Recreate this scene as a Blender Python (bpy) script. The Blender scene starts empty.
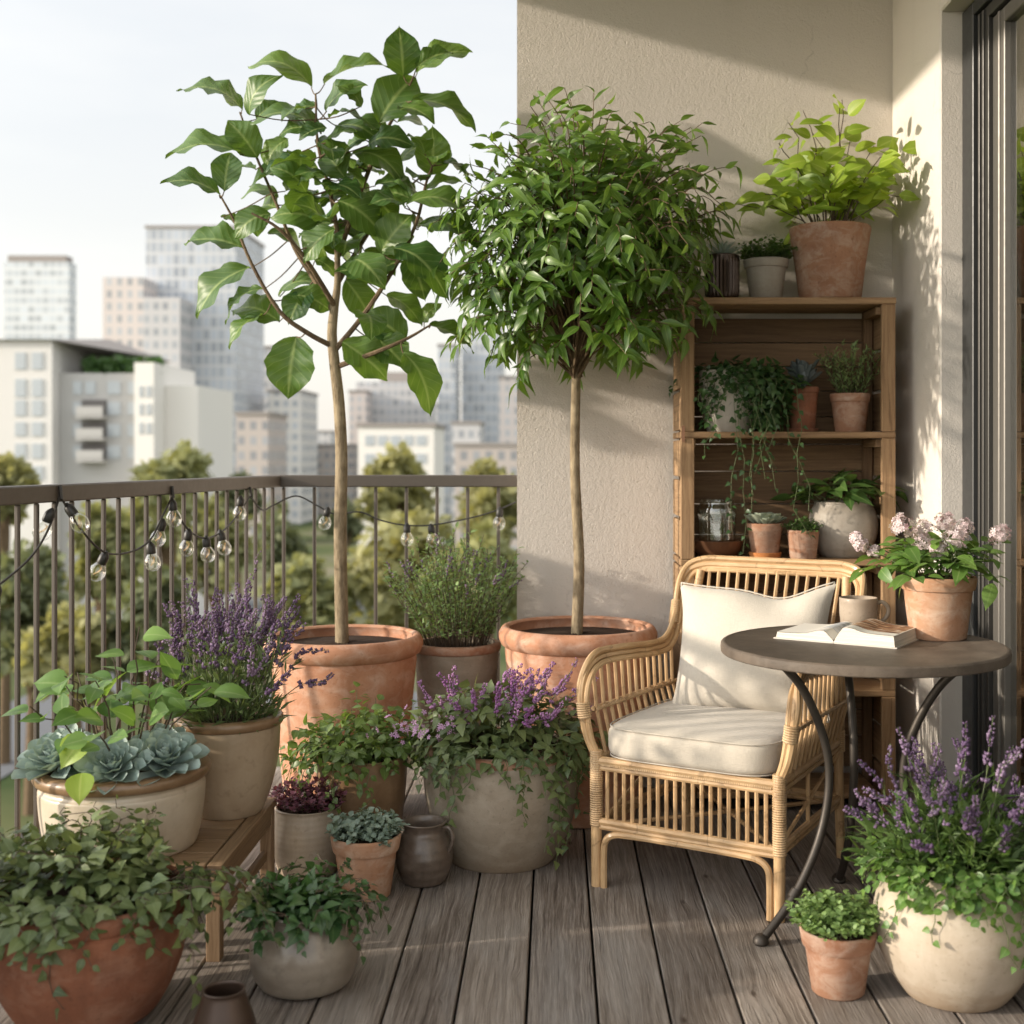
import bpy, bmesh, math
import numpy as np
from mathutils import Vector, Matrix, Euler

# ------------------------------------------------------------------ camera calibration
F, CX, CY, HC = 1250.0, 555.0, 455.0, 1.35
sc = bpy.context.scene
COL = sc.collection


def P(px, py, Y):
    """world point at depth Y metres in front of the balcony's viewpoint"""
    return np.array([(px - CX) * Y / F, Y, HC - (py - CY) * Y / F])


# ------------------------------------------------------------------ scene objects
def thing(name, label, cat, loc=(0, 0, 0), rz=0.0, group=None, kind=None):
    o = bpy.data.objects.new(name, None)
    o.empty_display_size = 0.1
    COL.objects.link(o)
    o.location = loc
    o.rotation_euler = (0, 0, rz)
    o['label'] = label
    o['category'] = cat
    if group:
        o['group'] = group
    if kind:
        o['kind'] = kind
    return o


def tag(o, label, cat, group=None, kind=None):
    o['label'] = label
    o['category'] = cat
    if group:
        o['group'] = group
    if kind:
        o['kind'] = kind
    return o


def link(name, me, mat, parent=None, loc=None):
    o = bpy.data.objects.new(name, me)
    COL.objects.link(o)
    if mat is not None:
        for m in (mat if isinstance(mat, (list, tuple)) else [mat]):
            me.materials.append(m)
    if parent is not None:
        o.parent = parent
    if loc is not None:
        o.location = loc
    return o


# ------------------------------------------------------------------ mesh helpers
def catmull(pts, k=6, closed=False):
    p = np.asarray(pts, float)
    n = len(p)
    out = []
    rng = range(n) if closed else range(n - 1)
    for i in rng:
        if closed:
            a, b, c, d = p[(i - 1) % n], p[i], p[(i + 1) % n], p[(i + 2) % n]
        else:
            a = p[i - 1] if i > 0 else 2 * p[0] - p[1]
            b, c = p[i], p[i + 1]
            d = p[i + 2] if i + 2 < n else 2 * p[-1] - p[-2]
        for j in range(k):
            t = j / k
            out.append(0.5 * ((2 * b) + (c - a) * t + (2 * a - 5 * b + 4 * c - d) * t * t + (-a + 3 * b - 3 * c + d) * t ** 3))
    if not closed:
        out.append(p[-1])
    return np.array(out)


def unit(v):
    v = np.asarray(v, float)
    return v / (np.linalg.norm(v, axis=-1, keepdims=True) + 1e-12)


BOARD = [0]


class MB:
    def __init__(s):
        s.v, s.f, s.uv, s.sm = [], [], [], []

    def _add(s, verts, faces, uvs, smooth):
        b = len(s.v)
        s.v.extend([tuple(map(float, q)) for q in verts])
        for f, u in zip(faces, uvs):
            s.f.append([b + i for i in f])
            s.uv.extend(u)
            s.sm.append(smooth)
        return b

    def box(s, c, size, R=None, grain=None):
        c = np.asarray(c, float)
        h = np.asarray(size, float) / 2
        R = np.eye(3) if R is None else np.array(R)
        g = int(np.argmax(h)) if grain is None else grain
        BOARD[0] += 1
        off = BOARD[0] * 10.0
        uo = (BOARD[0] * 0.737) % 7
        corners = np.array([[x, y, z] for x in (-1, 1) for y in (-1, 1) for z in (-1, 1)]) * h
        faces = [(0, 1, 3, 2), (4, 6, 7, 5), (0, 4, 5, 1), (2, 3, 7, 6), (0, 2, 6, 4), (1, 5, 7, 3)]
        axes = [0, 0, 1, 1, 2, 2]
        uvs = []
        for f, ax in zip(faces, axes):
            o = [i for i in range(3) if i != ax]
            if g in o:
                u, w = g, [i for i in o if i != g][0]
            else:
                u, w = o
            uvs.append([(corners[i][u] + uo + ax * 1.3, corners[i][w] + off + ax * 0.37) for i in f])
        s._add(corners @ R.T + c, faces, uvs, False)
        return s

    def tube(s, pts, r, n=8, caps=True, closed=False):
        p = np.asarray(pts, float)
        m = len(p)
        r = np.full(m, r) if np.isscalar(r) else np.asarray(r, float)
        if closed:
            t = unit(np.roll(p, -1, 0) - np.roll(p, 1, 0))
        else:
            t = unit(np.gradient(p, axis=0))
        a = np.array([0, 0, 1.0]) if abs(t[0][2]) < 0.9 else np.array([1.0, 0, 0])
        x = unit(np.cross(t[0], a))
        ang = np.linspace(0, 2 * np.pi, n, endpoint=False)
        rings = []
        L = 0
        ls = []
        for i in range(m):
            x = unit(x - np.dot(x, t[i]) * t[i])
            y = np.cross(t[i], x)
            rings.append(p[i] + r[i] * (np.cos(ang)[:, None] * x + np.sin(ang)[:, None] * y))
            if i:
                L += np.linalg.norm(p[i] - p[i - 1])
            ls.append(L)
        V = np.concatenate(rings)
        fs, us = [], []
        BOARD[0] += 1
        off = BOARD[0] * 10.0
        for i in range(m if closed else m - 1):
            i2 = (i + 1) % m
            for j in range(n):
                j2 = (j + 1) % n
                fs.append((i * n + j, i * n + j2, i2 * n + j2, i2 * n + j))
                la, lb = ls[i], ls[i2] if i2 else L
                us.append([(la, off + j * .02), (la, off + j * .02 + .02), (lb, off + j * .02 + .02), (lb, off + j * .02)])
        if caps and not closed:
            fs.append(tuple(range(n))[::-1])
            us.append([(0, off)] * n)
            fs.append(tuple(range((m - 1) * n, m * n)))
            us.append([(L, off)] * n)
        s._add(V, fs, us, True)
        return s

    def lathe(s, prof, n=48, c=(0, 0, 0), closed_bottom=True, closed_top=False, R=None):
        prof = np.asarray(prof, float)
        ang = np.linspace(0, 2 * np.pi, n, endpoint=False)
        V = np.concatenate([np.stack([q[0] * np.cos(ang), q[0] * np.sin(ang), np.full(n, q[1])], 1) for q in prof])
        if R is not None:
            V = V @ np.array(R).T
        V = V + np.asarray(c, float)
        fs, us = [], []
        BOARD[0] += 1
        off = BOARD[0] * 10.0
        for i in range(len(prof) - 1):
            for j in range(n):
                j2 = (j + 1) % n
                fs.append((i * n + j, i * n + j2, (i + 1) * n + j2, (i + 1) * n + j))
                us.append([(j / n, off + prof[i][1]), ((j + 1) / n, off + prof[i][1]), ((j + 1) / n, off + prof[i + 1][1]), (j / n, off + prof[i + 1][1])])
        if closed_bottom:
            fs.append(tuple(range(n))[::-1])
            us.append([(0, off)] * n)
        if closed_top:
            k = (len(prof) - 1) * n
            fs.append(tuple(range(k, k + n)))
            us.append([(0, off)] * n)
        s._add(V, fs, us, True)
        return s

    def grid(s, fn, nu, nv, closed_u=False):
        V = [fn(i / (nu if closed_u else nu - 1), j / (nv - 1)) for j in range(nv) for i in range(nu)]
        fs, us = [], []
        for j in range(nv - 1):
            for i in range(nu if closed_u else nu - 1):
                i2 = (i + 1) % nu
                fs.append((j * nu + i, j * nu + i2, (j + 1) * nu + i2, (j + 1) * nu + i))
                us.append([(i / (nu - 1), j / (nv - 1)), ((i + 1) / (nu - 1), j / (nv - 1)), ((i + 1) / (nu - 1), (j + 1) / (nv - 1)), (i / (nu - 1), (j + 1) / (nv - 1))])
        s._add(V, fs, us, True)
        return s

    def build(s, name, mat, parent=None, bevel=0.0, sharp=40, loc=None):
        me = bpy.data.meshes.new(name)
        me.from_pydata(s.v, [], s.f)
        uvl = me.uv_layers.new(name='UVMap')
        uvl.data.foreach_set('uv', np.array(s.uv, np.float32).ravel())
        me.polygons.foreach_set('use_smooth', s.sm)
        if bevel:
            bm = bmesh.new()
            bm.from_mesh(me)
            bmesh.ops.bevel(bm, geom=bm.edges[:], offset=bevel, segments=1, affect='EDGES', profile=0.5)
            bm.to_mesh(me)
            bm.free()
        elif any(s.sm):
            try:
                me.set_sharp_from_angle(angle=math.radians(sharp))
            except Exception:
                pass
        me.update()
        return link(name, me, mat, parent, loc)


# ------------------------------------------------------------------ leaves
def dense(prof, n, rag=0.0, ph=0.0):
    """smooth outline through the profile points, n stations, slightly uneven margin"""
    p = catmull(np.array(prof, float), 8)
    v = np.concatenate([[0], np.sort(.5 - .5 * np.cos(np.linspace(0, np.pi, n + 1)[1:-1])), [1]])
    w = np.interp(v, p[:, 0], p[:, 1])
    w = np.maximum(w, 0) * (1 + rag * np.sin(v * 23 + ph) + rag * np.sin(v * 41 + ph * 2))
    w[0] = w[-1] = 0
    return [(float(a), float(b)) for a, b in zip(v, w)]


def tpl_leaf(prof, droop=0.2, fold=0.15, cols=1, wave=0.0, waves=4, arch=0.0):
    V, UV, rows = [], [], []
    for (v, w) in prof:
        if w == 0:
            rows.append([len(V)])
            V.append((0, v, -droop * v * v + arch * 4 * v * (1 - v)))
            UV.append((.5, v))
        else:
            row = []
            for j in range(-cols, cols + 1):
                x = w * j / cols
                z = arch * 4 * v * (1 - v) - droop * v * v + fold * abs(x) + wave * math.sin(v * waves * 2 * math.pi + (1.3 if j < 0 else 0)) * (abs(j) / cols) ** 1.5
                row.append(len(V))
                V.append((x, v - 0.12 * droop * v, z))
                UV.append((.5 + .5 * j / cols, v))
            rows.append(row)
    fs = []
    for a, b in zip(rows[:-1], rows[1:]):
        if len(a) == 1:
            for j in range(len(b) - 1):
                fs.append((a[0], b[j + 1], b[j]))
        elif len(b) == 1:
            for j in range(len(a) - 1):
                fs.append((a[j], a[j + 1], b[0]))
        else:
            for j in range(len(a) - 1):
                fs.append((a[j], a[j + 1], b[j + 1], b[j]))
    return np.array(V, float), fs, np.array(UV, float)


OVATE = [(0, 0), (.08, .13), (.25, .28), (.45, .31), (.7, .22), (.88, .09), (1, 0)]
BROAD = [(0, 0), (.06, .18), (.22, .36), (.45, .40), (.7, .29), (.88, .12), (1, 0)]
LANCE = [(0, 0), (.15, .11), (.4, .17), (.7, .10), (1, 0)]
HEART = [(0, 0), (.04, .24), (.2, .40), (.45, .35), (.75, .16), (1, 0)]
SMALL = [(0, 0), (.3, .30), (.65, .26), (1, 0)]
ROUND = [(0, 0), (.2, .34), (.55, .42), (.85, .26), (1, 0)]
NEEDLE = [(0, 0), (.45, .07), (1, 0)]
FIG = [(0, 0), (.05, .11), (.14, .23), (.26, .31), (.38, .345), (.5, .36), (.62, .355), (.74, .30), (.85, .19), (.94, .075), (1, 0)]
SUCC = [(0, .10), (.3, .24), (.6, .36), (.82, .32), (.94, .14), (1, 0)]
IVY = [(0, 0), (.03, .22), (.16, .44), (.3, .34), (.5, .26), (.75, .15), (1, 0)]

T_OVATE = [tpl_leaf(dense(OVATE, 8), d, .18) for d in (.1, .3, .5)]
T_BROAD = [tpl_leaf(dense(BROAD, 9), d, .2, 2) for d in (.1, .3, .5)]
T_LANCE = [tpl_leaf(dense(LANCE, 7), d, .3, 1, .012, 2) for d in (.15, .4, .7)]
T_HEART = [tpl_leaf(HEART, d, .15) for d in (.1, .3, .5)]
T_IVY = [tpl_leaf(IVY, d, .2) for d in (.1, .25, .45)]
T_SMALL = [tpl_leaf(SMALL, d, .25) for d in (.05, .3)]
T_ROUND = [tpl_leaf(ROUND, d, .25) for d in (.05, .3)]
T_NEEDLE = [tpl_leaf(NEEDLE, d, .3) for d in (.0, .3)]
T_FIG = [tpl_leaf(dense(FIG, 16, r, w), d, f, 3, .05, w, a) for d, w, a, r, f in ((.05, 2.2, .15, .02, .22), (.14, 1.7, .20, .025, .1), (.1, 2.7, .09, .03, .3), (.22, 3.1, .16, .02, .16))]
T_SUCC = [tpl_leaf(SUCC, d, .45, 2) for d in (-.12, -.25)]
T_BUD = [(np.array([[.5, .3, 0], [0, .3, .5], [-.5, .3, 0], [0, .3, -.5], [0, 0, 0], [0, 1, 0]], float),
          [(0, 1, 4), (1, 2, 4), (2, 3, 4), (3, 0, 4), (1, 0, 5), (2, 1, 5), (3, 2, 5), (0, 3, 5)], np.full((6, 2), .5))]
# a small floret of four rounded petals in the xz plane (faces +y)
_fv, _ff = [(0, 0, 0)], []
for q in range(5):
    a0 = q * 2 * math.pi / 5
    k = len(_fv)
    for da, rr, yy in ((-.42, .6, .12), (-.3, .95, .22), (0, 1.05, .15), (.3, .95, .22), (.42, .6, .12)):
        _fv.append((rr * math.cos(a0 + da) * .5, yy * .5, rr * math.sin(a0 + da) * .5))
    _ff += [(0, k, k + 1), (0, k + 1, k + 2), (0, k + 2, k + 3), (0, k + 3, k + 4)]
T_FLORET = [(np.array(_fv, float), _ff, np.full((len(_fv), 2), .5))]


class Fol:
    """many leaves of one plant in one mesh"""

    def __init__(s, rng):
        s.rng = rng
        s.items = []

    def add(s, tpls, pos, d, nrm, L, W=1.0, rnd=None):
        pos = np.atleast_2d(np.asarray(pos, float))
        n = len(pos)
        if n == 0:
            return
        d = np.broadcast_to(np.asarray(d, float), (n, 3))
        nrm = np.broadcast_to(np.asarray(nrm, float), (n, 3))
        L = np.broadcast_to(np.asarray(L, float), (n,))
        W = np.broadcast_to(np.asarray(W, float), (n,))
        rnd = s.rng.random(n) if rnd is None else np.broadcast_to(np.asarray(rnd, float), (n,))
        which = s.rng.integers(0, len(tpls), n)
        for k in range(len(tpls)):
            m = which == k
            if m.any():
                s.items.append((tpls[k], pos[m], d[m], nrm[m], L[m], W[m], rnd[m]))

    def build(s, name, mat, parent=None):
        Vs, LV, LT, UVs, RN = [], [], [], [], []
        base = 0
        for (tv, tf, tu), pos, d, nrm, L, W, rnd in s.items:
            n, k = len(pos), len(tv)
            y = unit(d)
            z = unit(nrm - (nrm * y).sum(1, keepdims=True) * y + 1e-6)
            x = np.cross(y, z)
            V = pos[:, None, :] + L[:, None, None] * (x[:, None, :] * (tv[None, :, 0:1] * W[:, None, None]) + y[:, None, :] * tv[None, :, 1:2] + z[:, None, :] * tv[None, :, 2:3])
            Vs.append(V.reshape(-1, 3))
            lp = np.concatenate([np.array(f) for f in tf])
            LV.append((lp[None, :] + base + k * np.arange(n)[:, None]).ravel())
            LT.append(np.tile(np.array([len(f) for f in tf]), n))
            UVs.append(np.tile(tu[lp], (n, 1)))
            RN.append(np.repeat(rnd, k))
            base += n * k
        V = np.concatenate(Vs)
        LV = np.concatenate(LV).astype(np.int32)
        LT = np.concatenate(LT).astype(np.int32)
        me = bpy.data.meshes.new(name)
        me.vertices.add(len(V))
        me.vertices.foreach_set('co', V.astype(np.float32).ravel())
        me.loops.add(len(LV))
        me.loops.foreach_set('vertex_index', LV)
        me.polygons.add(len(LT))
        me.polygons.foreach_set('loop_start', np.concatenate([[0], np.cumsum(LT)[:-1]]).astype(np.int32))
        me.polygons.foreach_set('use_smooth', np.ones(len(LT), bool))
        uvl = me.uv_layers.new(name='UVMap')
        uvl.data.foreach_set('uv', np.concatenate(UVs).astype(np.float32).ravel())
        at = me.attributes.new('rnd', 'FLOAT', 'POINT')
        at.data.foreach_set('value', np.concatenate(RN).astype(np.float32))
        me.update(calc_edges=True)
        me.validate()
        return link(name, me, mat, parent)


def rdir(rng, n):
    return unit(rng.normal(size=(n, 3)))


# ------------------------------------------------------------------ node helpers
class NT:
    def __init__(s, name):
        s.m = bpy.data.materials.new(name)
        s.m.use_nodes = True
        s.t = s.m.node_tree
        s.t.nodes.clear()
        s.out = s.t.nodes.new('ShaderNodeOutputMaterial')

    def n(s, typ, props=None, **inp):
        nd = s.t.nodes.new('ShaderNode' + typ)
        for k, v in (props or {}).items():
            setattr(nd, k, v)
        for k, v in inp.items():
            key = int(k[1:]) if k[0] == 'i' and k[1:].isdigit() else k.replace('_', ' ')
            s.set(nd.inputs[key], v)
        return nd

    def set(s, sock, v):
        if isinstance(v, bpy.types.NodeSocket):
            s.t.links.new(v, sock)
        elif isinstance(v, bpy.types.Node):
            s.t.links.new(v.outputs[0], sock)
        else:
            if sock.type == 'RGBA' and len(v) == 3:
                v = (*v, 1)
            sock.default_value = v

    def math(s, op, a, b=0.0, clamp=False):
        return s.n('Math', {'operation': op, 'use_clamp': clamp}, i0=a, i1=b).outputs[0]

    def ramp(s, fac, stops, interp='LINEAR'):
        nd = s.n('ValToRGB', Fac=fac)
        cr = nd.color_ramp
        cr.interpolation = interp
        while len(cr.elements) < len(stops):
            cr.elements.new(0.5)
        for e, (p, c) in zip(cr.elements, stops):
            e.position = p
            e.color = (*c, 1) if len(c) == 3 else c
        return nd.outputs[0]

    def mix(s, fac, a, b, blend='MIX'):
        nd = s.t.nodes.new('ShaderNodeMix')
        nd.data_type = 'RGBA'
        nd.blend_type = blend
        s.set(nd.inputs[0], fac)
        s.set(nd.inputs[6], a)
        s.set(nd.inputs[7], b)
        return nd.outputs[2]

    def noise(s, vec, scale, detail=4.0, rough=0.55, dist=0.0):
        return s.n('TexNoise', Vector=vec, Scale=scale, Detail=detail, Roughness=rough, Distortion=dist).outputs[0]

    def mapping(s, vec, scale=(1, 1, 1), loc=(0, 0, 0)):
        return s.n('Mapping', Vector=vec, Scale=scale, Location=loc).outputs[0]

    def bump(s, h, strength=0.5, dist=0.01, normal=None):
        nd = s.n('Bump', Height=h, Strength=strength, Distance=dist)
        if normal is not None:
            s.set(nd.inputs['Normal'], normal)
        return nd.outputs[0]

    def bsdf(s, col, rough=0.6, normal=None, metallic=0.0, spec=0.5, coat=0.0, sheen=0.0):
        b = s.n('BsdfPrincipled')
        s.set(b.inputs['Base Color'], col)
        s.set(b.inputs['Roughness'], rough)
        s.set(b.inputs['Metallic'], metallic)
        s.set(b.inputs['Specular IOR Level'], spec)
        b.inputs['Coat Weight'].default_value = coat
        b.inputs['Coat Roughness'].default_value = .15
        b.inputs['Sheen Weight'].default_value = sheen
        if normal is not None:
            s.set(b.inputs['Normal'], normal)
        return b

    def end(s, shader):
        s.set(s.out.inputs[0], shader)
        return s.m


def c3(r, g, b):
    """sRGB 0-255 to linear"""
    f = lambda v: (v / 255) / 12.92 if v / 255 <= .04045 else ((v / 255 + .055) / 1.055) ** 2.4
    return (f(r), f(g), f(b))


def mul(c, k):
    return tuple(min(1, x * k) for x in c)


def m_leaf(name, dark, light, vein=None, rough=0.42, trans=0.3, veins=0.0, edge=None):
    t = NT(name)
    r = t.n('Attribute', {'attribute_name': 'rnd'}).outputs['Fac']
    uv = t.n('TexCoord').outputs['UV']
    obj = t.n('TexCoord').outputs['Object']
    xyz = t.n('SeparateXYZ', Vector=uv)
    au = t.math('ABSOLUTE', t.math('SUBTRACT', xyz.outputs[0], .5))
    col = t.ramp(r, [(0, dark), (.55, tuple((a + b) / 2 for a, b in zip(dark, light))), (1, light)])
    nz = t.noise(obj, 14, 3)
    col = t.mix(t.math('MULTIPLY', nz, .5), col, mul(dark, .75), 'MIX')
    h = nz
    if vein is not None:
        mid = t.math('SUBTRACT', 1, t.math('MULTIPLY', au, 16), True)
        vm = mid
        if veins:
            w = t.math('SINE', t.math('MULTIPLY', t.math('SUBTRACT', xyz.outputs[1], t.math('MULTIPLY', au, .55)), veins * 6.283))
            side = t.math('MULTIPLY', t.math('SUBTRACT', w, .93), 10, True)
            vm = t.math('MAXIMUM', mid, t.math('MULTIPLY', side, .5))
            h = t.math('ADD', t.math('MULTIPLY', w, .5), nz)
        col = t.mix(t.math('MULTIPLY', vm, .6), col, vein)
    if edge is not None:
        col = t.mix(t.math('MULTIPLY', t.math('SUBTRACT', au, .3), 3, True), col, edge)
    geo = t.n('NewGeometry').outputs['Backfacing']
    col2 = t.mix(t.math('MULTIPLY', geo, .4), col, mul(light, 1.25))
    bp = t.bump(h, .25, .004)
    b = t.bsdf(col2, rough, bp, spec=.45)
    tr = t.n('BsdfTranslucent', Color=t.mix(.5, col, mul((light[0] * 1.25, light[1] * 1.2, light[2] * .5), 1.6)))
    return t.end(t.n('MixShader', Fac=trans, i1=b, i2=tr).outputs[0])


def m_wood(name, c_dark, c_mid, c_light, rough=.7, gs=1.0, var=.35, bump=.35, knots=.0, grey=None):
    t = NT(name)
    uv = t.n('TexCoord').outputs['UV']
    xyz = t.n('SeparateXYZ', Vector=uv)
    bid = t.math('FLOOR', t.math('DIVIDE', t.math('ADD', xyz.outputs[1], 5), 10))
    rnd = t.n('TexWhiteNoise', {'noise_dimensions': '1D'}, W=bid).outputs[0]
    warp = t.noise(t.mapping(uv, (2.2 * gs, 9 * gs, 1)), 1, 3)
    wv = t.n('CombineXYZ', X=t.math('MULTIPLY', xyz.outputs[0], 3.0 * gs), Y=t.math('ADD', t.math('MULTIPLY', xyz.outputs[1], 95 * gs), t.math('MULTIPLY', warp, 5.5)), Z=0.0)
    g1 = t.noise(wv, 1, 5, .6)
    fine = t.noise(t.mapping(uv, (9 * gs, 420 * gs, 1)), 1, 3)
    blot = t.noise(t.mapping(uv, (1.6, 5, 1)), 1.3, 4)
    f = t.math('ADD', t.math('MULTIPLY', g1, .75), t.math('MULTIPLY', fine, .25))
    col = t.ramp(f, [(.3, c_dark), (.5, c_mid), (.72, c_light)])
    if grey is not None:
        col = t.mix(t.math('MULTIPLY', t.math('SUBTRACT', blot, .38), 2.6, True), col, grey)
    col = t.mix(t.math('MULTIPLY', t.math('SUBTRACT', .6, rnd), var, True), col, mul(c_dark, .9))
    col = t.mix(t.math('MULTIPLY', t.math('SUBTRACT', rnd, .6), var, True), col, c_light)
    if knots:
        vo = t.n('TexVoronoi', Vector=t.mapping(uv, (1.4, 5.0, 1)), Scale=knots)
        k = t.math('SUBTRACT', 1, t.math('MULTIPLY', vo.outputs['Distance'], 9), True)
        col = t.mix(t.math('MULTIPLY', k, .8), col, mul(c_dark, .45))
    h = t.math('ADD', f, t.math('MULTIPLY', fine, .5))
    return t.end(t.bsdf(col, t.math('ADD', rough - .1, t.math('MULTIPLY', g1, .2)), t.bump(h, bump, .004), spec=.35))


def m_clay(name, base, dark, chalk, chalk_amt=.5, rough=.85, bump=.25, coat=0.0, fine=160, bands=0.0, stain=None):
    t = NT(name)
    ob = t.n('TexCoord').outputs['Object']
    inf = t.n('ObjectInfo').outputs['Random']
    v = t.n('VectorMath', {'operation': 'ADD'}, i0=ob, i1=t.n('CombineXYZ', X=t.math('MULTIPLY', inf, 20), Y=t.math('MULTIPLY', inf, 7), Z=0.0).outputs[0]).outputs[0]
    a = t.noise(v, 7, 6, .6)
    b = t.noise(t.mapping(v, (1, 1, 1.6)), 13, 6, .65, .6)
    f = t.noise(v, fine, 3, .6)
    sp = t.noise(v, fine * .45, 2)
    col = t.ramp(a, [(.3, dark), (.62, base)])
    ck = t.math('MULTIPLY', t.math('SUBTRACT', b, .5 - .08 * chalk_amt), 3.2, True)
    col = t.mix(t.math('MULTIPLY', ck, chalk_amt), col, chalk)
    col = t.mix(t.math('MULTIPLY', t.math('SUBTRACT', sp, .6), 3, True), col, mul(dark, .7))
    z = t.n('SeparateXYZ', Vector=ob).outputs[2]
    drip = t.noise(t.mapping(v, (26, 26, 2.2)), 1, 4, .6)
    col = t.mix(t.math('MULTIPLY', t.math('SUBTRACT', drip, .52), 1.6, True), col, mul(dark, .8))
    if stain is not None:
        zz = t.math('ADD', z, t.math('MULTIPLY', t.math('SUBTRACT', b, .5), .12))
        col = t.mix(t.math('MULTIPLY', t.math('SUBTRACT', .075, zz), 8, True), col, stain)
    h = t.math('ADD', t.math('MULTIPLY', f, .6), b)
    if bands:
        w = t.math('SINE', t.math('MULTIPLY', t.math('ADD', z, t.math('MULTIPLY', b, .006)), bands))
        h = t.math('ADD', h, t.math('MULTIPLY', w, .35))
        col = t.mix(t.math('MULTIPLY', t.math('ADD', w, 1), .12), col, dark)
    return t.end(t.bsdf(col, t.math('ADD', rough - .08, t.math('MULTIPLY', a, .16)), t.bump(h, bump, .004), spec=.4, coat=coat))


def m_plain(name, col, rough=.5, metallic=0.0, nz=.15, scale=30, bump=.05, spec=.5, sheen=0.0):
    t = NT(name)
    ob = t.n('TexCoord').outputs['Object']
    n1 = t.noise(ob, scale, 5, .6)
    c = t.mix(t.math('MULTIPLY', n1, nz * 2), col, mul(col, .55))
    return t.end(t.bsdf(c, t.math('ADD', rough - .1, t.math('MULTIPLY', n1, .2)), t.bump(n1, bump, .003), metallic, spec, 0, sheen))


M = {}
# -- surfaces of the balcony
def m_deck():
    t = NT('weathered_deck_wood')
    uv = t.n('TexCoord').outputs['UV']
    x = t.n('SeparateXYZ', Vector=uv)
    bid = t.math('FLOOR', t.math('DIVIDE', t.math('ADD', x.outputs[1], 5), 10))
    rnd = t.n('TexWhiteNoise', {'noise_dimensions': '1D'}, W=bid).outputs[0]
    u, v = x.outputs[0], x.outputs[1]
    # knots pull the grain around themselves
    vo = t.n('TexVoronoi', Vector=t.mapping(uv, (1.15, 5.2, 1)), Scale=1.0)
    kd = t.n('VectorMath', {'operation': 'LENGTH'}, i0=t.n('VectorMath', {'operation': 'MULTIPLY'}, i0=t.n('VectorMath', {'operation': 'SUBTRACT'}, i0=t.mapping(uv, (1.15, 5.2, 1)), i1=vo.outputs['Position']).outputs[0], i1=(1.3, .7, 0.0)).outputs[0]).outputs['Value']
    pull = t.math('DIVIDE', .012, t.math('ADD', kd, .03))
    warp = t.noise(t.mapping(uv, (1.6, 6, 1)), 1, 4, .6)
    yy = t.math('ADD', t.math('MULTIPLY', v, 70), t.math('ADD', t.math('MULTIPLY', warp, 3.2), t.math('MULTIPLY', pull, 4)))
    g1 = t.noise(t.n('CombineXYZ', X=t.math('MULTIPLY', u, 2.2), Y=yy, Z=0.0), 1, 6, .68)
    g2 = t.noise(t.n('CombineXYZ', X=t.math('MULTIPLY', u, 5.0), Y=t.math('MULTIPLY', yy, 4.2), Z=3.0), 1, 4, .6)
    g3 = t.noise(t.n('CombineXYZ', X=t.math('MULTIPLY', u, 16.0), Y=t.math('MULTIPLY', v, 900), Z=1.0), 1, 2)
    blot = t.noise(t.mapping(uv, (1.1, 4, 1)), 1.5, 5, .62)
    f = t.math('ADD', t.math('ADD', t.math('MULTIPLY', g1, .5), t.math('MULTIPLY', g2, .32)), t.math('MULTIPLY', g3, .18))
    c = t.ramp(f, [(.38, (.05, .038, .031)), (.46, (.15, .121, .10)), (.53, (.255, .216, .183)), (.63, (.43, .38, .335))])
    c = t.mix(t.math('MULTIPLY', t.math('SUBTRACT', blot, .45), 2.4, True), c, (.29, .272, .255))
    c = t.mix(t.math('MULTIPLY', t.math('SUBTRACT', .47, blot), 3.2, True), c, (.10, .077, .06))
    c = t.mix(t.math('MULTIPLY', t.math('SUBTRACT', .55, rnd), .6, True), c, (.10, .075, .056))
    c = t.mix(t.math('MULTIPLY', t.math('SUBTRACT', rnd, .55), .5, True), c, (.40, .33, .26))
    # long drying cracks and dark grain lines
    ck = t.noise(t.n('CombineXYZ', X=t.math('MULTIPLY', u, 1.6), Y=t.math('MULTIPLY', yy, 1.7), Z=9.0), 1, 3, .5)
    crack = t.math('MULTIPLY', t.math('SUBTRACT', .335, ck), 16, True)
    c = t.mix(t.math('MULTIPLY', crack, .85), c, (.03, .022, .016))
    kn = t.math('SUBTRACT', 1, t.math('MULTIPLY', t.math('SUBTRACT', kd, .012), 40), True)
    kn = t.math('MULTIPLY', kn, t.math('GREATER_THAN', t.n('SeparateXYZ', Vector=vo.outputs['Color']).outputs[0], .62))
    c = t.mix(t.math('MULTIPLY', kn, .8), c, (.045, .028, .018))
    h = t.math('SUBTRACT', t.math('SUBTRACT', t.math('ADD', f, t.math('MULTIPLY', g2, .6)), t.math('MULTIPLY', crack, .6)), t.math('MULTIPLY', kn, .25))
    return t.end(t.bsdf(c, t.math('ADD', .62, t.math('MULTIPLY', g1, .3)), t.bump(h, .95, .005), spec=.3))


M['deck'] = m_deck()
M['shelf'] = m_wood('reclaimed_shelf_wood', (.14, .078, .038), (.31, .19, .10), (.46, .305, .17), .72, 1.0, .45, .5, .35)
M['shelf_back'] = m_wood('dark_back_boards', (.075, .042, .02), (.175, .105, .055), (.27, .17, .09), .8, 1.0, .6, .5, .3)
M['stool'] = m_wood('teak_stool_wood', (.14, .085, .045), (.27, .175, .10), (.38, .27, .165), .7, 1.2, .4, .45)


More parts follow.
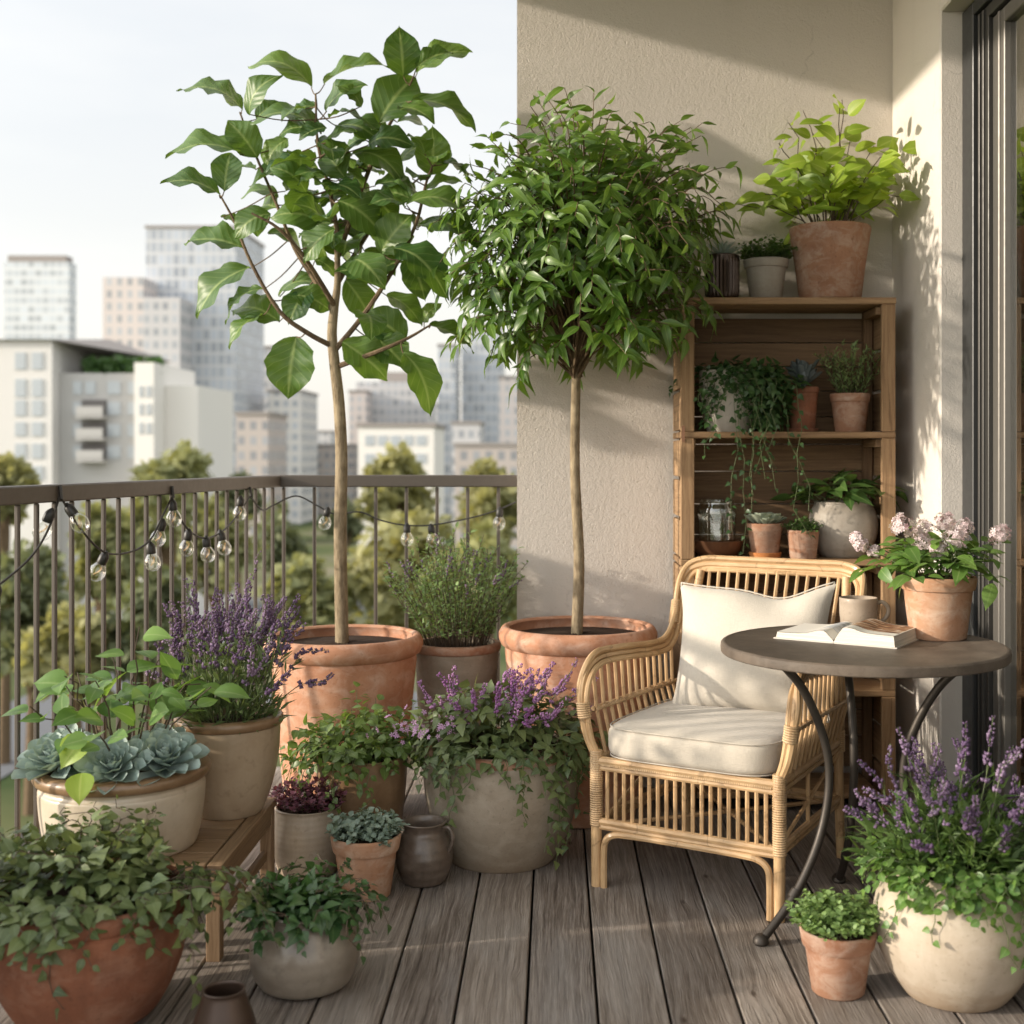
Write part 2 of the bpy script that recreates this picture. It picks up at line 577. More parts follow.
def m_stucco(name, col, strength=.55, sc_=1.0):
    t = NT(name)
    ob = t.n('TexCoord').outputs['Object']
    a = t.math('ADD', t.math('MULTIPLY', t.noise(ob, 165 * sc_, 3, .6), .75), t.math('MULTIPLY', t.noise(ob, 48 * sc_, 4, .5), .5))
    v = t.math('MULTIPLY', t.math('SUBTRACT', .37, t.noise(ob, 85 * sc_, 2, .5)), 7.0, True)
    big = t.noise(ob, 2.3, 4)
    streak = t.noise(t.mapping(ob, (6, 6, .7)), 1, 4)
    cr = t.n('TexVoronoi', {'feature': 'DISTANCE_TO_EDGE'}, Vector=t.n('VectorMath', {'operation': 'ADD'}, i0=ob, i1=t.n('TexNoise', Vector=ob, Scale=3.0, Detail=5.0).outputs['Color']).outputs[0], Scale=.55).outputs['Distance']
    crack = t.math('SUBTRACT', 1, t.math('MULTIPLY', cr, 240), True)
    gate = t.math('MULTIPLY', t.math('SUBTRACT', big, .53), 9, True)
    crack = t.math('MULTIPLY', crack, gate)
    c = t.mix(t.math('MULTIPLY', big, .35), col, mul(col, .8))
    c = t.mix(t.math('MULTIPLY', t.math('SUBTRACT', streak, .5), .7, True), c, mul(col, .7))
    c = t.mix(t.math('MULTIPLY', crack, .6), c, mul(col, .35))
    h = t.math('SUBTRACT', a, t.math('MULTIPLY', v, .5))
    h = t.math('SUBTRACT', h, t.math('MULTIPLY', crack, .6))
    return t.end(t.bsdf(c, .92, t.bump(h, strength, .008), spec=.2))


M['stucco'] = m_stucco('beige_stucco', (.63, .575, .52), .5)
M['plaster'] = m_stucco('pale_plaster', (.70, .65, .59), .3)
M['rail'] = m_plain('taupe_metal', (.105, .088, .074), .48, .35, .15, 40, .05)
M['frame_dark'] = m_plain('dark_door_frame', (.045, .047, .048), .4, .3, .1, 30, .03)
M['frame_grey'] = m_plain('grey_aluminium', (.17, .16, .145), .42, .4, .08, 30, .03)
M['terra'] = m_clay('terracotta', (.52, .265, .16), (.39, .175, .095), (.66, .48, .38), .7, stain=(.27, .16, .10))
M['terra_red'] = m_clay('red_terracotta', (.27, .105, .056), (.17, .066, .036), (.40, .25, .175), .45)
M['terra_pale'] = m_clay('chalky_terracotta', (.50, .30, .19), (.40, .19, .10), (.64, .52, .42), .75)
M['terra_old'] = m_clay('aged_terracotta', (.36, .19, .115), (.25, .115, .065), (.50, .39, .31), .8)
M['cream'] = m_clay('cream_glaze', (.56, .48, .375), (.47, .385, .28), (.62, .55, .45), .4, .38, .05, .35, 60)
M['tan'] = m_clay('tan_glaze', (.42, .325, .225), (.34, .25, .165), (.5, .40, .29), .4, .42, .06, .25, 80)
M['brown_rim'] = m_clay('brown_glaze_band', (.25, .155, .085), (.17, .10, .05), (.36, .24, .14), .5, .35, .08, .35, 60)
M['stone'] = m_clay('stoneware', (.33, .275, .21), (.25, .20, .145), (.42, .36, .285), .6, .72, .3, 0, 190, 0, (.24, .17, .11))
M['sand'] = m_clay('sand_stoneware', (.49, .415, .325), (.40, .325, .24), (.56, .49, .40), .55, .62, .12, 0, 170, 0, (.30, .2, .12))
M['striped'] = m_clay('thrown_beige_stoneware', (.52, .435, .335), (.42, .33, .235), (.6, .52, .42), .5, .45, .15, .2, 120, 330)
M['pewter'] = m_clay('grey_brown_glaze', (.27, .235, .19), (.185, .15, .115), (.36, .32, .265), .4, .32, .08, .4, 80, 190)
M['jug'] = m_clay('speckled_brown_glaze', (.145, .11, .085), (.075, .055, .042), (.25, .205, .165), .5, .38, .3, .3, 70, 220)
M['grey_clay'] = m_clay('grey_clay', (.36, .32, .27), (.28, .24, .195), (.45, .41, .355), .5, .6, .15, 0, 150)
M['white_clay'] = m_clay('white_clay', (.52, .47, .41), (.42, .365, .30), (.6, .55, .5), .5, .6, .15, 0, 120)
M['bronze'] = m_plain('dark_bronze', (.06, .037, .026), .38, .4, .3, 25, .1)
M['copper'] = m_plain('aged_copper', (.25, .125, .07), .36, .55, .3, 25, .1)
M['orange'] = m_clay('orange_saucer_clay', (.55, .22, .07), (.45, .16, .05), (.6, .3, .13), .4)
M['soil'] = m_plain('potting_soil', (.05, .03, .02), .95, 0, .4, 90, 1.0, .2)
M['table'] = m_clay('slate_table_top', (.125, .097, .073), (.06, .046, .035), (.20, .165, .13), .5, .58, .35, 0, 210)
M['iron'] = m_plain('dark_iron', (.062, .052, .043), .48, .55, .2, 45, .1)
M['paper'] = m_plain('paper', (.78, .74, .67), .8, 0, .05, 10, .02, .2)
M['mug'] = m_clay('mug_stoneware', (.36, .295, .23), (.27, .21, .155), (.43, .365, .295), .4, .6, .12, .1, 160)
M['coffee'] = m_plain('coffee', (.2, .11, .06), .2, 0, .2, 60, .02)
M['wire'] = m_plain('string_light_cable', (.03, .026, .023), .55)
M['socket'] = m_plain('bulb_socket', (.02, .018, .016), .45)
M['fil'] = m_plain('brass_filament', (.75, .5, .25), .3, .8)


def m_fabric(name, col):
    t = NT(name)
    uv = t.n('TexCoord').outputs['UV']
    ob = t.n('TexCoord').outputs['Object']
    a = t.noise(t.mapping(ob, (520, 60, 60)), 1, 2)
    b = t.noise(t.mapping(ob, (60, 460, 460)), 1, 2)
    w = t.math('ADD', a, b)
    big = t.noise(ob, 9, 4, .6)
    c = t.mix(t.math('MULTIPLY', t.math('SUBTRACT', w, .75), .9, True), col, mul(col, .78))
    c = t.mix(t.math('MULTIPLY', big, .18), c, mul(col, .8))
    h = t.math('ADD', t.math('MULTIPLY', w, .22), big)
    return t.end(t.bsdf(c, .92, t.bump(h, .35, .012), spec=.2, sheen=.25))


M['linen'] = m_fabric('oatmeal_linen', (.53, .475, .395))
M['linen2'] = m_fabric('cream_linen', (.56, .51, .435))


def m_rattan(name, d, l, ring=0):
    t = NT(name)
    uv = t.n('TexCoord').outputs['UV']
    ob = t.n('TexCoord').outputs['Object']
    a = t.noise(t.mapping(uv, (14, 90, 1)), 1, 4)
    b = t.noise(ob, 9, 4)
    xyz = t.n('SeparateXYZ', Vector=uv)
    node = t.math('SINE', t.math('MULTIPLY', t.math('ADD', xyz.outputs[0], t.math('MULTIPLY', b, .4)), 24))
    nd = t.math('MULTIPLY', t.math('SUBTRACT', node, .97), 33, True)
    c = t.ramp(t.math('ADD', t.math('MULTIPLY', a, .6), t.math('MULTIPLY', b, .4)), [(.3, d), (.65, l)])
    c = t.mix(t.math('MULTIPLY', nd, .45), c, mul(d, .5))
    if ring:
        rg_ = t.math('SINE', t.math('MULTIPLY', xyz.outputs[0], ring))
        c = t.mix(t.math('MULTIPLY', t.math('SUBTRACT', rg_, .45), .9, True), c, mul(d, .35))
        a = t.math('SUBTRACT', a, rg_)
    return t.end(t.bsdf(c, .5, t.bump(a, .3, .003), spec=.4, coat=.1))


M['rattan'] = m_rattan('honey_rattan', (.34, .195, .085), (.63, .43, .235))
M['rattan2'] = m_rattan('rattan_wrapping', (.40, .245, .12), (.68, .48, .28), 900)


def m_pane(name, tint, base, edge, power=4.0, rough=.01):
    """clear glass: see-through straight on, mirror-like at a glancing angle"""
    t = NT(name)
    f = t.n('LayerWeight', Blend=.5).outputs['Facing']
    fac = t.math('ADD', base, t.math('MULTIPLY', t.math('POWER', f, power), edge), True)
    a = t.n('BsdfTransparent', Color=tint)
    b = t.n('BsdfGlossy', Color=(.96, .96, .95), Roughness=rough)
    return t.end(t.n('MixShader', Fac=fac, i1=a, i2=b).outputs[0])


M['bulb'] = m_pane('clear_bulb_glass', (.97, .97, .96), .10, .75, 2.2, .03)
M['pane'] = m_pane('door_glass', (.72, .72, .69), .12, .9, 2.2)
M['jar'] = m_pane('jar_glass', (.93, .95, .94), .10, .65, 2.0, .04)

# -- leaves
M['fig'] = m_leaf('fig_leaf', (.032, .088, .02), (.155, .255, .045), (.40, .48, .18), .42, .27, 7)
M['ficus'] = m_leaf('weeping_fig_leaf', (.04, .10, .014), (.20, .32, .05), (.26, .36, .09), .36, .3)
M['lime'] = m_leaf('lime_leaf', (.12, .22, .02), (.36, .48, .06), (.5, .56, .15), .42, .38)
M['green'] = m_leaf('fresh_green_leaf', (.06, .15, .035), (.2, .33, .07), (.32, .42, .16), .4, .33)
M['deepgreen'] = m_leaf('deep_green_leaf', (.03, .075, .02), (.10, .18, .045), (.17, .25, .08), .4, .25)
M['ivy'] = m_leaf('ivy_leaf', (.045, .08, .028), (.20, .24, .09), (.2, .26, .12), .42, .2)
M['ivy_dark'] = m_leaf('dark_ivy_leaf', (.02, .055, .02), (.075, .15, .04), (.13, .2, .07), .4, .2)
M['ivy_bright'] = m_leaf('bright_ivy_leaf', (.06, .11, .025), (.2, .29, .075), (.26, .34, .12), .42, .28)  # paler leaf green of the trailing vine
M['lav_leaf'] = m_leaf('lavender_leaf', (.075, .12, .045), (.2, .27, .11), None, .55, .25)
M['lav_green'] = m_leaf('green_lavender_leaf', (.05, .10, .03), (.16, .25, .07), None, .5, .25)
M['lav_flower'] = m_leaf('lavender_bud', (.15, .09, .19), (.42, .31, .45), None, .7, .25)
M['lav_violet'] = m_leaf('violet_bud', (.36, .14, .38), (.76, .48, .74), None, .7, .25)
M['sage'] = m_leaf('sage_leaf', (.085, .15, .05), (.28, .39, .15), None, .55, .22)
M['thyme'] = m_leaf('thyme_leaf', (.085, .16, .045), (.27, .39, .13), None, .5, .25)
M['sedum'] = m_leaf('grey_sedum_leaf', (.12, .18, .14), (.33, .41, .33), None, .5, .15)
M['succ'] = m_leaf('blue_succulent', (.19, .27, .255), (.42, .51, .48), None, .5, .1, 0, (.42, .50, .45))
M['succ_pale'] = m_leaf('pale_succulent', (.2, .25, .18), (.42, .47, .36), None, .5, .1)
M['succ_dark'] = m_leaf('dark_succulent', (.04, .05, .055), (.12, .145, .14), None, .4, .05)
M['heather'] = m_leaf('purple_foliage', (.06, .018, .03), (.22, .075, .12), None, .5, .2)
M['petal'] = m_leaf('pink_petal', (.50, .28, .34), (.86, .74, .74), None, .7, .3)


def m_bark(name, d, l, s=1.0):
    t = NT(name)
    ob = t.n('TexCoord').outputs['Object']
    a = t.noise(t.mapping(ob, (1, 1, .25)), 90 * s, 5, .65)
    b = t.noise(ob, 12 * s, 4)
    c = t.ramp(t.math('ADD', t.math('MULTIPLY', a, .6), t.math('MULTIPLY', b, .4)), [(.34, d), (.62, l)])
    return t.end(t.bsdf(c, .88, t.bump(a, .6, .006), spec=.25))


M['bark'] = m_bark('pale_bark', (.12, .085, .05), (.34, .27, .175))
M['twig'] = m_bark('brown_twig', (.07, .045, .028), (.19, .135, .08))
M['stem'] = m_plain('green_stem', (.10, .13, .05), .6)
M['stem_dark'] = m_plain('woody_stem', (.075, .05, .03), .7)
# ================================================================== camera, world, sun
cam_d = bpy.data.cameras.new('camera')
cam = bpy.data.objects.new('camera', cam_d)
COL.objects.link(cam)
cam.location = (0, 0, HC)
cam.rotation_euler = (math.radians(90), 0, 0)
cam_d.sensor_width = 36
cam_d.lens = 36 * F / 1024
cam_d.shift_x = -(CX - 512) / 1024
cam_d.shift_y = -(512 - CY) / 1024
cam_d.clip_end = 8000
cam_d.dof.use_dof = True
cam_d.dof.focus_distance = 3.95
cam_d.dof.aperture_fstop = 2.5
sc.camera = cam

SUN_EL = math.atan(.27)
SUN_DIR = np.array([1.0, .22, -.28])          # the way the light travels
w = bpy.data.worlds.new('World')
sc.world = w
w.use_nodes = True
nt = w.node_tree
nt.nodes.clear()
out = nt.nodes.new('ShaderNodeOutputWorld')
sky = nt.nodes.new('ShaderNodeTexSky')
sky.sky_type = 'NISHITA'
sky.sun_disc = False
sky.sun_elevation = SUN_EL
sky.sun_rotation = math.atan2(-SUN_DIR[0], -SUN_DIR[1]) % (2 * math.pi)
sky.air_density = 1.0
sky.dust_density = 2.5
sky.ozone_density = 1.0
bg1 = nt.nodes.new('ShaderNodeBackground')
bg1.inputs['Strength'].default_value = 0.05
nt.links.new(sky.outputs[0], bg1.inputs['Color'])
# thin bright haze and high cloud in front of the blue sky
tc = nt.nodes.new('ShaderNodeTexCoord')
sep = nt.nodes.new('ShaderNodeSeparateXYZ')
nt.links.new(tc.outputs['Generated'], sep.inputs[0])
cr = nt.nodes.new('ShaderNodeValToRGB')
for e, (p, c) in zip([cr.color_ramp.elements[0], cr.color_ramp.elements[1], cr.color_ramp.elements.new(.5)],
                     [(0.0, (1.0, .945, .865)), (1.0, (.70, .77, .87)), (.30, (.84, .855, .865))]):
    e.position = p
    e.color = (*c, 1)
nt.links.new(sep.outputs[2], cr.inputs[0])
mp = nt.nodes.new('ShaderNodeMapping')
mp.inputs['Scale'].default_value = (1.0, 1.0, 4)
nt.links.new(tc.outputs['Generated'], mp.inputs[0])
nz = nt.nodes.new('ShaderNodeTexNoise')
nz.inputs['Scale'].default_value = 2.2
nz.inputs['Detail'].default_value = 6
nt.links.new(mp.outputs[0], nz.inputs['Vector'])
cl = nt.nodes.new('ShaderNodeMapRange')
cl.inputs['From Min'].default_value = .42
cl.inputs['From Max'].default_value = .72
nt.links.new(nz.outputs[0], cl.inputs['Value'])
mx = nt.nodes.new('ShaderNodeMix')
mx.data_type = 'RGBA'
mlt = nt.nodes.new('ShaderNodeMath')
mlt.operation = 'MULTIPLY'
mlt.inputs[1].default_value = .8
nt.links.new(cl.outputs[0], mlt.inputs[0])
nt.links.new(mlt.outputs[0], mx.inputs[0])
nt.links.new(cr.outputs[0], mx.inputs[6])
mx.inputs[7].default_value = (1.03, 1.0, .95, 1)
bg2 = nt.nodes.new('ShaderNodeBackground')
bg2.inputs['Strength'].default_value = 0.92
nt.links.new(mx.outputs[2], bg2.inputs['Color'])


def wm(op, a, b):
    nd = nt.nodes.new('ShaderNodeMath')
    nd.operation = op
    for s_, v in zip(nd.inputs, (a, b)):
        if isinstance(v, bpy.types.NodeSocket):
            nt.links.new(v, s_)
        else:
            s_.default_value = v
    return nd.outputs[0]


# sky brightened around the sun, plus added fill from the half behind the view
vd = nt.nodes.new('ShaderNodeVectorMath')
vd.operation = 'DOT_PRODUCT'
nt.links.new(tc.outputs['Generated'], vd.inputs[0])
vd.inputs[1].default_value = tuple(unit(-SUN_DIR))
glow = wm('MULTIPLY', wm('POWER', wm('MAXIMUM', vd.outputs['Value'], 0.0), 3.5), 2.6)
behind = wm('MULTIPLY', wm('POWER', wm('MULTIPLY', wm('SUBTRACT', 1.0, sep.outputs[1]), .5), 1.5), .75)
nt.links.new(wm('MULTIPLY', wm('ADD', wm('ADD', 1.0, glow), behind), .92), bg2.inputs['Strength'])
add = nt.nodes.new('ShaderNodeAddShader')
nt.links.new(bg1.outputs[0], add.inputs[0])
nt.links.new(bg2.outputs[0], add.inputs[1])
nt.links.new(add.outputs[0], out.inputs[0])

sd = bpy.data.lights.new('sun', 'SUN')
sd.energy = 5.0
sd.angle = math.radians(1.2)
sd.color = (1.0, .885, .735)
sun = bpy.data.objects.new('sun', sd)
COL.objects.link(sun)
sun.rotation_euler = Vector(SUN_DIR).to_track_quat('-Z', 'Y').to_euler()

sc.view_settings.view_transform = 'Standard'
sc.view_settings.look = 'None'
sc.view_settings.exposure = 0
sc.cycles.use_denoising = True
sc.cycles.max_bounces = 8
sc.cycles.diffuse_bounces = 4
sc.cycles.glossy_bounces = 4
sc.cycles.transmission_bounces = 6
sc.cycles.transparent_max_bounces = 24
sc.cycles.caustics_reflective = False
sc.cycles.caustics_refractive = False

# ================================================================== the balcony
YW = 5.08                                   # face of the back wall
XR = (892 - CX) * YW / F                    # face of the door wall
XL = (517 - CX) * YW / F                    # free end of the back wall
RC = np.array([-1.178, 5.30])               # railing corner


def rail_x(y):
    return RC[0] - .16 * (RC[1] - y)


# deck: each board a rounded box, all one floor
mb = MB()
rng = np.random.default_rng(3)
pitch = .173
x = -.069 - 10 * pitch
while x < 1.55:
    y = 1.2
    yend = 5.42
    cut = [y]
    if rng.random() < .5 and not (-.5 < x < .6):
        cut.append(rng.uniform(3.6, 4.6))
    cut.append(yend)
    for a, b in zip(cut[:-1], cut[1:]):
        mb.box((x + pitch / 2, (a + b) / 2, -.014 + rng.uniform(-.0008, .0008)), (pitch - .007, b - a - .004, .028), grain=1)
    x += pitch
deck = mb.build('deck', M['deck'], bevel=.003)
deck['kind'] = 'structure'
mb = MB()
mb.box((-.1, 3.3, -.20), (3.75, 4.3, .3))
o = mb.build('floor_slab', m_plain('dark_concrete', (.05, .045, .04), .95))
o['kind'] = 'structure'

# house walls
mb = MB()
mb.box(((XL + 3.4) / 2, YW + 2, 2.0), (3.4 - XL, 4.0, 12.0))
o = mb.build('stucco_wall', M['stucco'])
tag(o, 'beige rough stucco wall behind the wooden shelf and the tree with slender drooping leaves', 'wall')

YD = XR * F / (940 - CX)                    # where the door recess begins
XD = (963 - CX) * YD / F                    # plane of the door frame
ZL = HC + (CY - 12) * YD / F                # underside of the lintel
mb = MB()
mb.box(((XR + 3.4) / 2, (YD + YW) / 2 - .001, 1.35), (3.4 - XR, YW - YD - .002, 5.0))
mb.box(((XR + 3.4) / 2, (0.3 + YD) / 2, (ZL + 3.85) / 2), (3.4 - XR, YD - .3, 3.85 - ZL))
mb.box(((XR + 3.4) / 2, .9, (ZL - 1.2) / 2), (3.4 - XR, 1.2, ZL + 1.19))
o = mb.build('door_wall', M['plaster'], bevel=.006)
tag(o, 'pale plastered side wall with the recess that holds the glass door', 'wall')
# the balcony of the floor above (roofs the terrace and shades the top of the walls)
mb = MB()
mb.box(((-1.4 + XR) / 2, (1.0 + YW) / 2, 3.54 + .15), (XR + 1.4 - .01, YW - 1.0 - .01, .3))
o = mb.build('upper_balcony_slab', M['plaster'])
o['kind'] = 'structure'

# sliding door
door = thing('sliding_door', 'tall sliding glass door in stepped dark grey frame at the edge of the terrace', 'door', (XD, YD, 0))
Y0 = 1.52
L = lambda y: y - YD


def jamb(mbx, x0, x1, ya, yb, ztop):
    """upright, head and sill of one frame step, butted"""
    mbx.box(((x0 + x1) / 2 - XD, (L(ya) + L(yb)) / 2, ztop / 2 + .02), (x1 - x0, yb - ya, ztop - .04))


mb = MB()
jamb(mb, XD - .004, XD + .2, YD - .115, YD - .002, ZL - .004)
jamb(mb, XD - .004, XD + .2, Y0, Y0 + .1, ZL - .004)
mb.box((.098, (L(YD - .115) + L(Y0 + .1)) / 2, ZL - .0275), (.204, YD - .115 - Y0 - .1, .047))
mb.box((.098, (L(YD - .115) + L(Y0 + .1)) / 2, .03), (.204, YD - .115 - Y0 - .1, .06))
frame = mb.build('door_frame', M['frame_dark'], door, bevel=.003)
mb = MB()
jamb(mb, XD + .012, XD + .19, YD - .225, YD - .117, ZL - .055)
mb.box((.1, (L(YD - .225) + L(Y0 + .1)) / 2, ZL - .075), (.178, YD - .225 - Y0 - .1, .04))
for k in range(2):
    jamb(mb, XD + .004, XD + .02, YD - .155 - k * .04, YD - .143 - k * .04, ZL - .06)
mb.build('door_track', m_plain('track_metal', (.06, .058, .054), .4, .4, .1), door, bevel=.002)
mb = MB()
jamb(mb, XD + .026, XD + .075, YD - .335, YD - .228, ZL - .1)
mb.box((.05, (L(YD - .335) + L(Y0 + .1)) / 2, ZL - .125), (.049, YD - .335 - Y0 - .1, .05))
mb.box((.05, (L(YD - .335) + L(Y0 + .1)) / 2, .10), (.049, YD - .335 - Y0 - .1, .08))
jamb(mb, XD + .020, XD + .03, YD - .30, YD - .286, ZL - .1)
sash = mb.build('sash', M['frame_grey'], door, bevel=.003)
mb = MB()
mb.box((.051, (L(YD - .336) + L(Y0 + .1)) / 2, ZL / 2), (.008, YD - .336 - Y0 - .1, ZL - .3))
mb.build('glass_pane', M['pane'], sash)
# room behind the glass
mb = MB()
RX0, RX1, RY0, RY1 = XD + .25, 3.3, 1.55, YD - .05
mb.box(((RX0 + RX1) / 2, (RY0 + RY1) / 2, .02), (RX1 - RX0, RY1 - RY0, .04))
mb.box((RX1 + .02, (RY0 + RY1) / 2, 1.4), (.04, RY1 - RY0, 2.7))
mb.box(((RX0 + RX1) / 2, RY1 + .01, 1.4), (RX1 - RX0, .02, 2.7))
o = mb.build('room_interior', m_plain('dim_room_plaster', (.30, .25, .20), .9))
o['kind'] = 'structure'

# railing
rail = thing('balcony_railing', 'taupe metal balcony railing with flat handrail and thin upright bars', 'railing', (RC[0], RC[1], 0))
ZT = 1.265
ydir = unit(np.array([.16, 1.0, 0]))
yn = 1.0
LL = (RC[1] - yn) / ydir[1]
Rl = np.array([[ydir[1], ydir[0], 0], [-ydir[0], ydir[1], 0], [0, 0, 1]])


def lrail(s_, z):
    return np.array([-ydir[0] * s_, -ydir[1] * s_, z])


mb = MB()
mb.box(lrail(LL / 2 + .03, ZT - .025), (.055, LL, .05), Rl)
mb.build('handrail', M['rail'], rail, bevel=.004)
mb = MB()
mb.box(lrail(LL / 2 + .03, .10), (.03, LL, .03), Rl)
mb.build('bottom_rail', M['rail'], rail, bevel=.003)
BX = XL - .004 - RC[0]
mb = MB()
mb.box((BX / 2 - .014, 0, ZT - .025), (BX + .028, .055, .05))
mb.build('handrail', M['rail'], rail, bevel=.004)
mb = MB()
mb.box((BX / 2, 0, .10), (BX, .03, .03))
mb.build('bottom_rail', M['rail'], rail, bevel=.003)
bal_me = None
spots = [(lrail(.05 + .092 * k, 0), 0) for k in range(25)] + [(np.array([.13 * k + .028, 0, 0]), 1) for k in range(8)]
for p, kind in spots:
    if bal_me is None:
        mb = MB()
        mb.box((0, 0, (ZT + .06) / 2 + .002), (.0135, .0135, ZT - .05 - .117), Rl)
        b = mb.build('baluster', M['rail'], rail, bevel=.003)
        bal_me = b.data
        b.location = p
    else:
        b = bpy.data.objects.new('baluster', bal_me)
        COL.objects.link(b)
        b.parent = rail
        b.location = p
# unseen panel added left of the view to shade the front pots and floor
mb = MB()
a0, a1 = .05 + .092 * 24.5, LL - .02
mb.box(lrail((a0 + a1) / 2, .34), (.014, a1 - a0, .42), Rl)
mb.build('added_shade_panel', M['rail'], rail)

# ================================================================== the city
GZ = -13.0
mb = MB()
mb.box((0, 2900, GZ - .5), (7000, 6200, 1.0))


def m_ground():
    t = NT('park_ground')
    ob = t.n('TexCoord').outputs['Object']
    a = t.noise(ob, .05, 5)
    b = t.noise(ob, .4, 4)
    c = t.ramp(a, [(.35, (.045, .07, .022)), (.5, (.12, .13, .055)), (.62, (.20, .18, .13))])
    c = t.mix(t.math('MULTIPLY', b, .5), c, (.05, .07, .03))
    return t.end(t.bsdf(c, .95, spec=.1))


g = mb.build('ground', m_ground())
g['kind'] = 'structure'
mb = MB()
mb.box((-8, 120, GZ + .03), (240, 9, .06))
mb.box((-28, 70, GZ + .032), (7, 90, .06))
mb.box((-6, 72, GZ + .034), (30, 7, .06))
o = mb.build('road', m_plain('asphalt', (.13, .135, .145), .9, 0, .1, .4))
o['kind'] = 'structure'


def m_facade(name, wall, win, sx, sz, a, b, rough=.25, floor_line=None):
    """curtain wall or window grid on a box-aligned facade, in object coordinates"""
    t = NT(name)
    ob = t.n('TexCoord').outputs['Object']
    x = t.n('SeparateXYZ', Vector=ob)
    nrm = t.n('SeparateXYZ', Vector=t.n('TexCoord').outputs['Normal'])
    side = t.math('GREATER_THAN', t.math('ABSOLUTE', nrm.outputs[0]), .5)
    hx = t.n('Mix', {'data_type': 'FLOAT'})
    t.set(hx.inputs[0], side)
    t.set(hx.inputs[2], x.outputs[0])
    t.set(hx.inputs[3], x.outputs[1])
    u = t.math('FRACT', t.math('DIVIDE', t.math('ADD', hx.outputs[0], 500), sx))
    v = t.math('FRACT', t.math('DIVIDE', t.math('ADD', x.outputs[2], 500), sz))
    cell = t.n('CombineXYZ', X=t.math('FLOOR', t.math('DIVIDE', t.math('ADD', hx.outputs[0], 500), sx)), Y=t.math('FLOOR', t.math('DIVIDE', t.math('ADD', x.outputs[2], 500), sz)), Z=0.0)
    rn = t.n('TexWhiteNoise', {'noise_dimensions': '3D'}, Vector=cell).outputs[0]
    m = t.math('MULTIPLY', t.math('LESS_THAN', u, a), t.math('LESS_THAN', v, b))
    m = t.math('MULTIPLY', m, t.math('LESS_THAN', nrm.outputs[2], .5))
    wc = t.mix(rn, win, mul(win, .6))
    wn = t.mix(t.math('MULTIPLY', t.noise(ob, .08, 4), .4), wall, mul(wall, .75))
    c = t.mix(m, wn, wc)
    r = t.n('Mix', {'data_type': 'FLOAT'})
    t.set(r.inputs[0], m)
    r.inputs[2].default_value = .9
    r.inputs[3].default_value = rough
    return t.end(t.bsdf(c, r.outputs[0], spec=.3))


pale = m_plain('pale_render', (.68, .66, .63), .9, 0, .08, .1)  # city wall and window colours below are paled to stand in for haze
warm = m_plain('warm_white_render', (.78, .75, .70), .9, 0, .08, .1)
greyc = m_plain('grey_concrete', (.46, .45, .435), .9, 0, .1, .1)
roofm = m_plain('grey_roof', (.30, .27, .25), .9, 0, .1, .1)
winm = m_plain('city_window', (.44, .475, .50), .2, 0, .1, .3)
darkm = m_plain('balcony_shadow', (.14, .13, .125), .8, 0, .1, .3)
hedgem = m_plain('roof_hedge', (.10, .13, .05), .95, 0, .4, 1.5, .3, .1)
FM = {  # facade colours carry painted haze: pale walls, low window contrast
    'glass_a': m_facade('haze_paled_glass', (.66, .68, .69), (.60, .645, .68), 1.9, 2.4, .84, .62),
    'glass_b': m_facade('blue_grey_glass', (.54, .55, .56), (.46, .50, .555), 1.5, 2.5, .76, .74),
    'pink': m_facade('pinkish_concrete', (.62, .56, .53), (.48, .49, .51), 2.0, 2.4, .5, .6),
    'grey': m_facade('grey_office', (.54, .53, .53), (.44, .46, .49), 1.8, 2.5, .62, .55),
    'white': m_facade('white_office', (.64, .62, .59), (.46, .49, .53), 1.9, 2.3, .6, .55),
    'bands': m_facade('banded_office', (.62, .60, .56), (.33, .37, .41), 40, 3.5, 1.1, .5),
    'brick': m_facade('brownish_block', (.46, .41, .38), (.38, .39, .41), 1.9, 2.4, .55, .55),
}


def bbox(px0, px1, pyt, Y, depth):
    x0, x1 = (px0 - CX) * Y / F, (px1 - CX) * Y / F
    zt = HC - (pyt - CY) * Y / F
    return x0, x1, zt


def tower(label, px0, px1, pyt, Y, depth, fm, roof='flat', extra=()):
    x0, x1, zt = bbox(px0, px1, pyt, Y, depth)
    b = thing('city_building', label, 'building', ((x0 + x1) / 2, Y + depth / 2, GZ))
    mbx = MB()
    mbx.box((0, 0, (zt - GZ) / 2), (x1 - x0, depth, zt - GZ))
    mbx.build('facade', FM[fm], b)
    mbx = MB()
    W_ = x1 - x0
    if roof == 'cap':
        mbx.box((0, 0, zt - GZ + .9), (W_ * .9, depth * .9, 1.8))
    elif roof == 'plant':
        mbx.box((W_ * .05, 0, zt - GZ + 1.5), (W_ * .5, depth * .5, 3))
    else:
        mbx.box((0, 0, zt - GZ + .25), (W_ + .5, depth + .5, .5))
    mbx.build('roof', roofm, b)
    for (q0, q1, qt, fm2) in extra:              # attached wings
        a0, a1, at = bbox(q0, q1, qt, Y - 4, depth)
        mbx = MB()
        mbx.box(((a0 + a1) / 2 - (x0 + x1) / 2, -depth / 2 - 2 - 2, (at - GZ) / 2), (a1 - a0, 7.9, at - GZ))
        mbx.build('wing', FM[fm2], b)
    return b


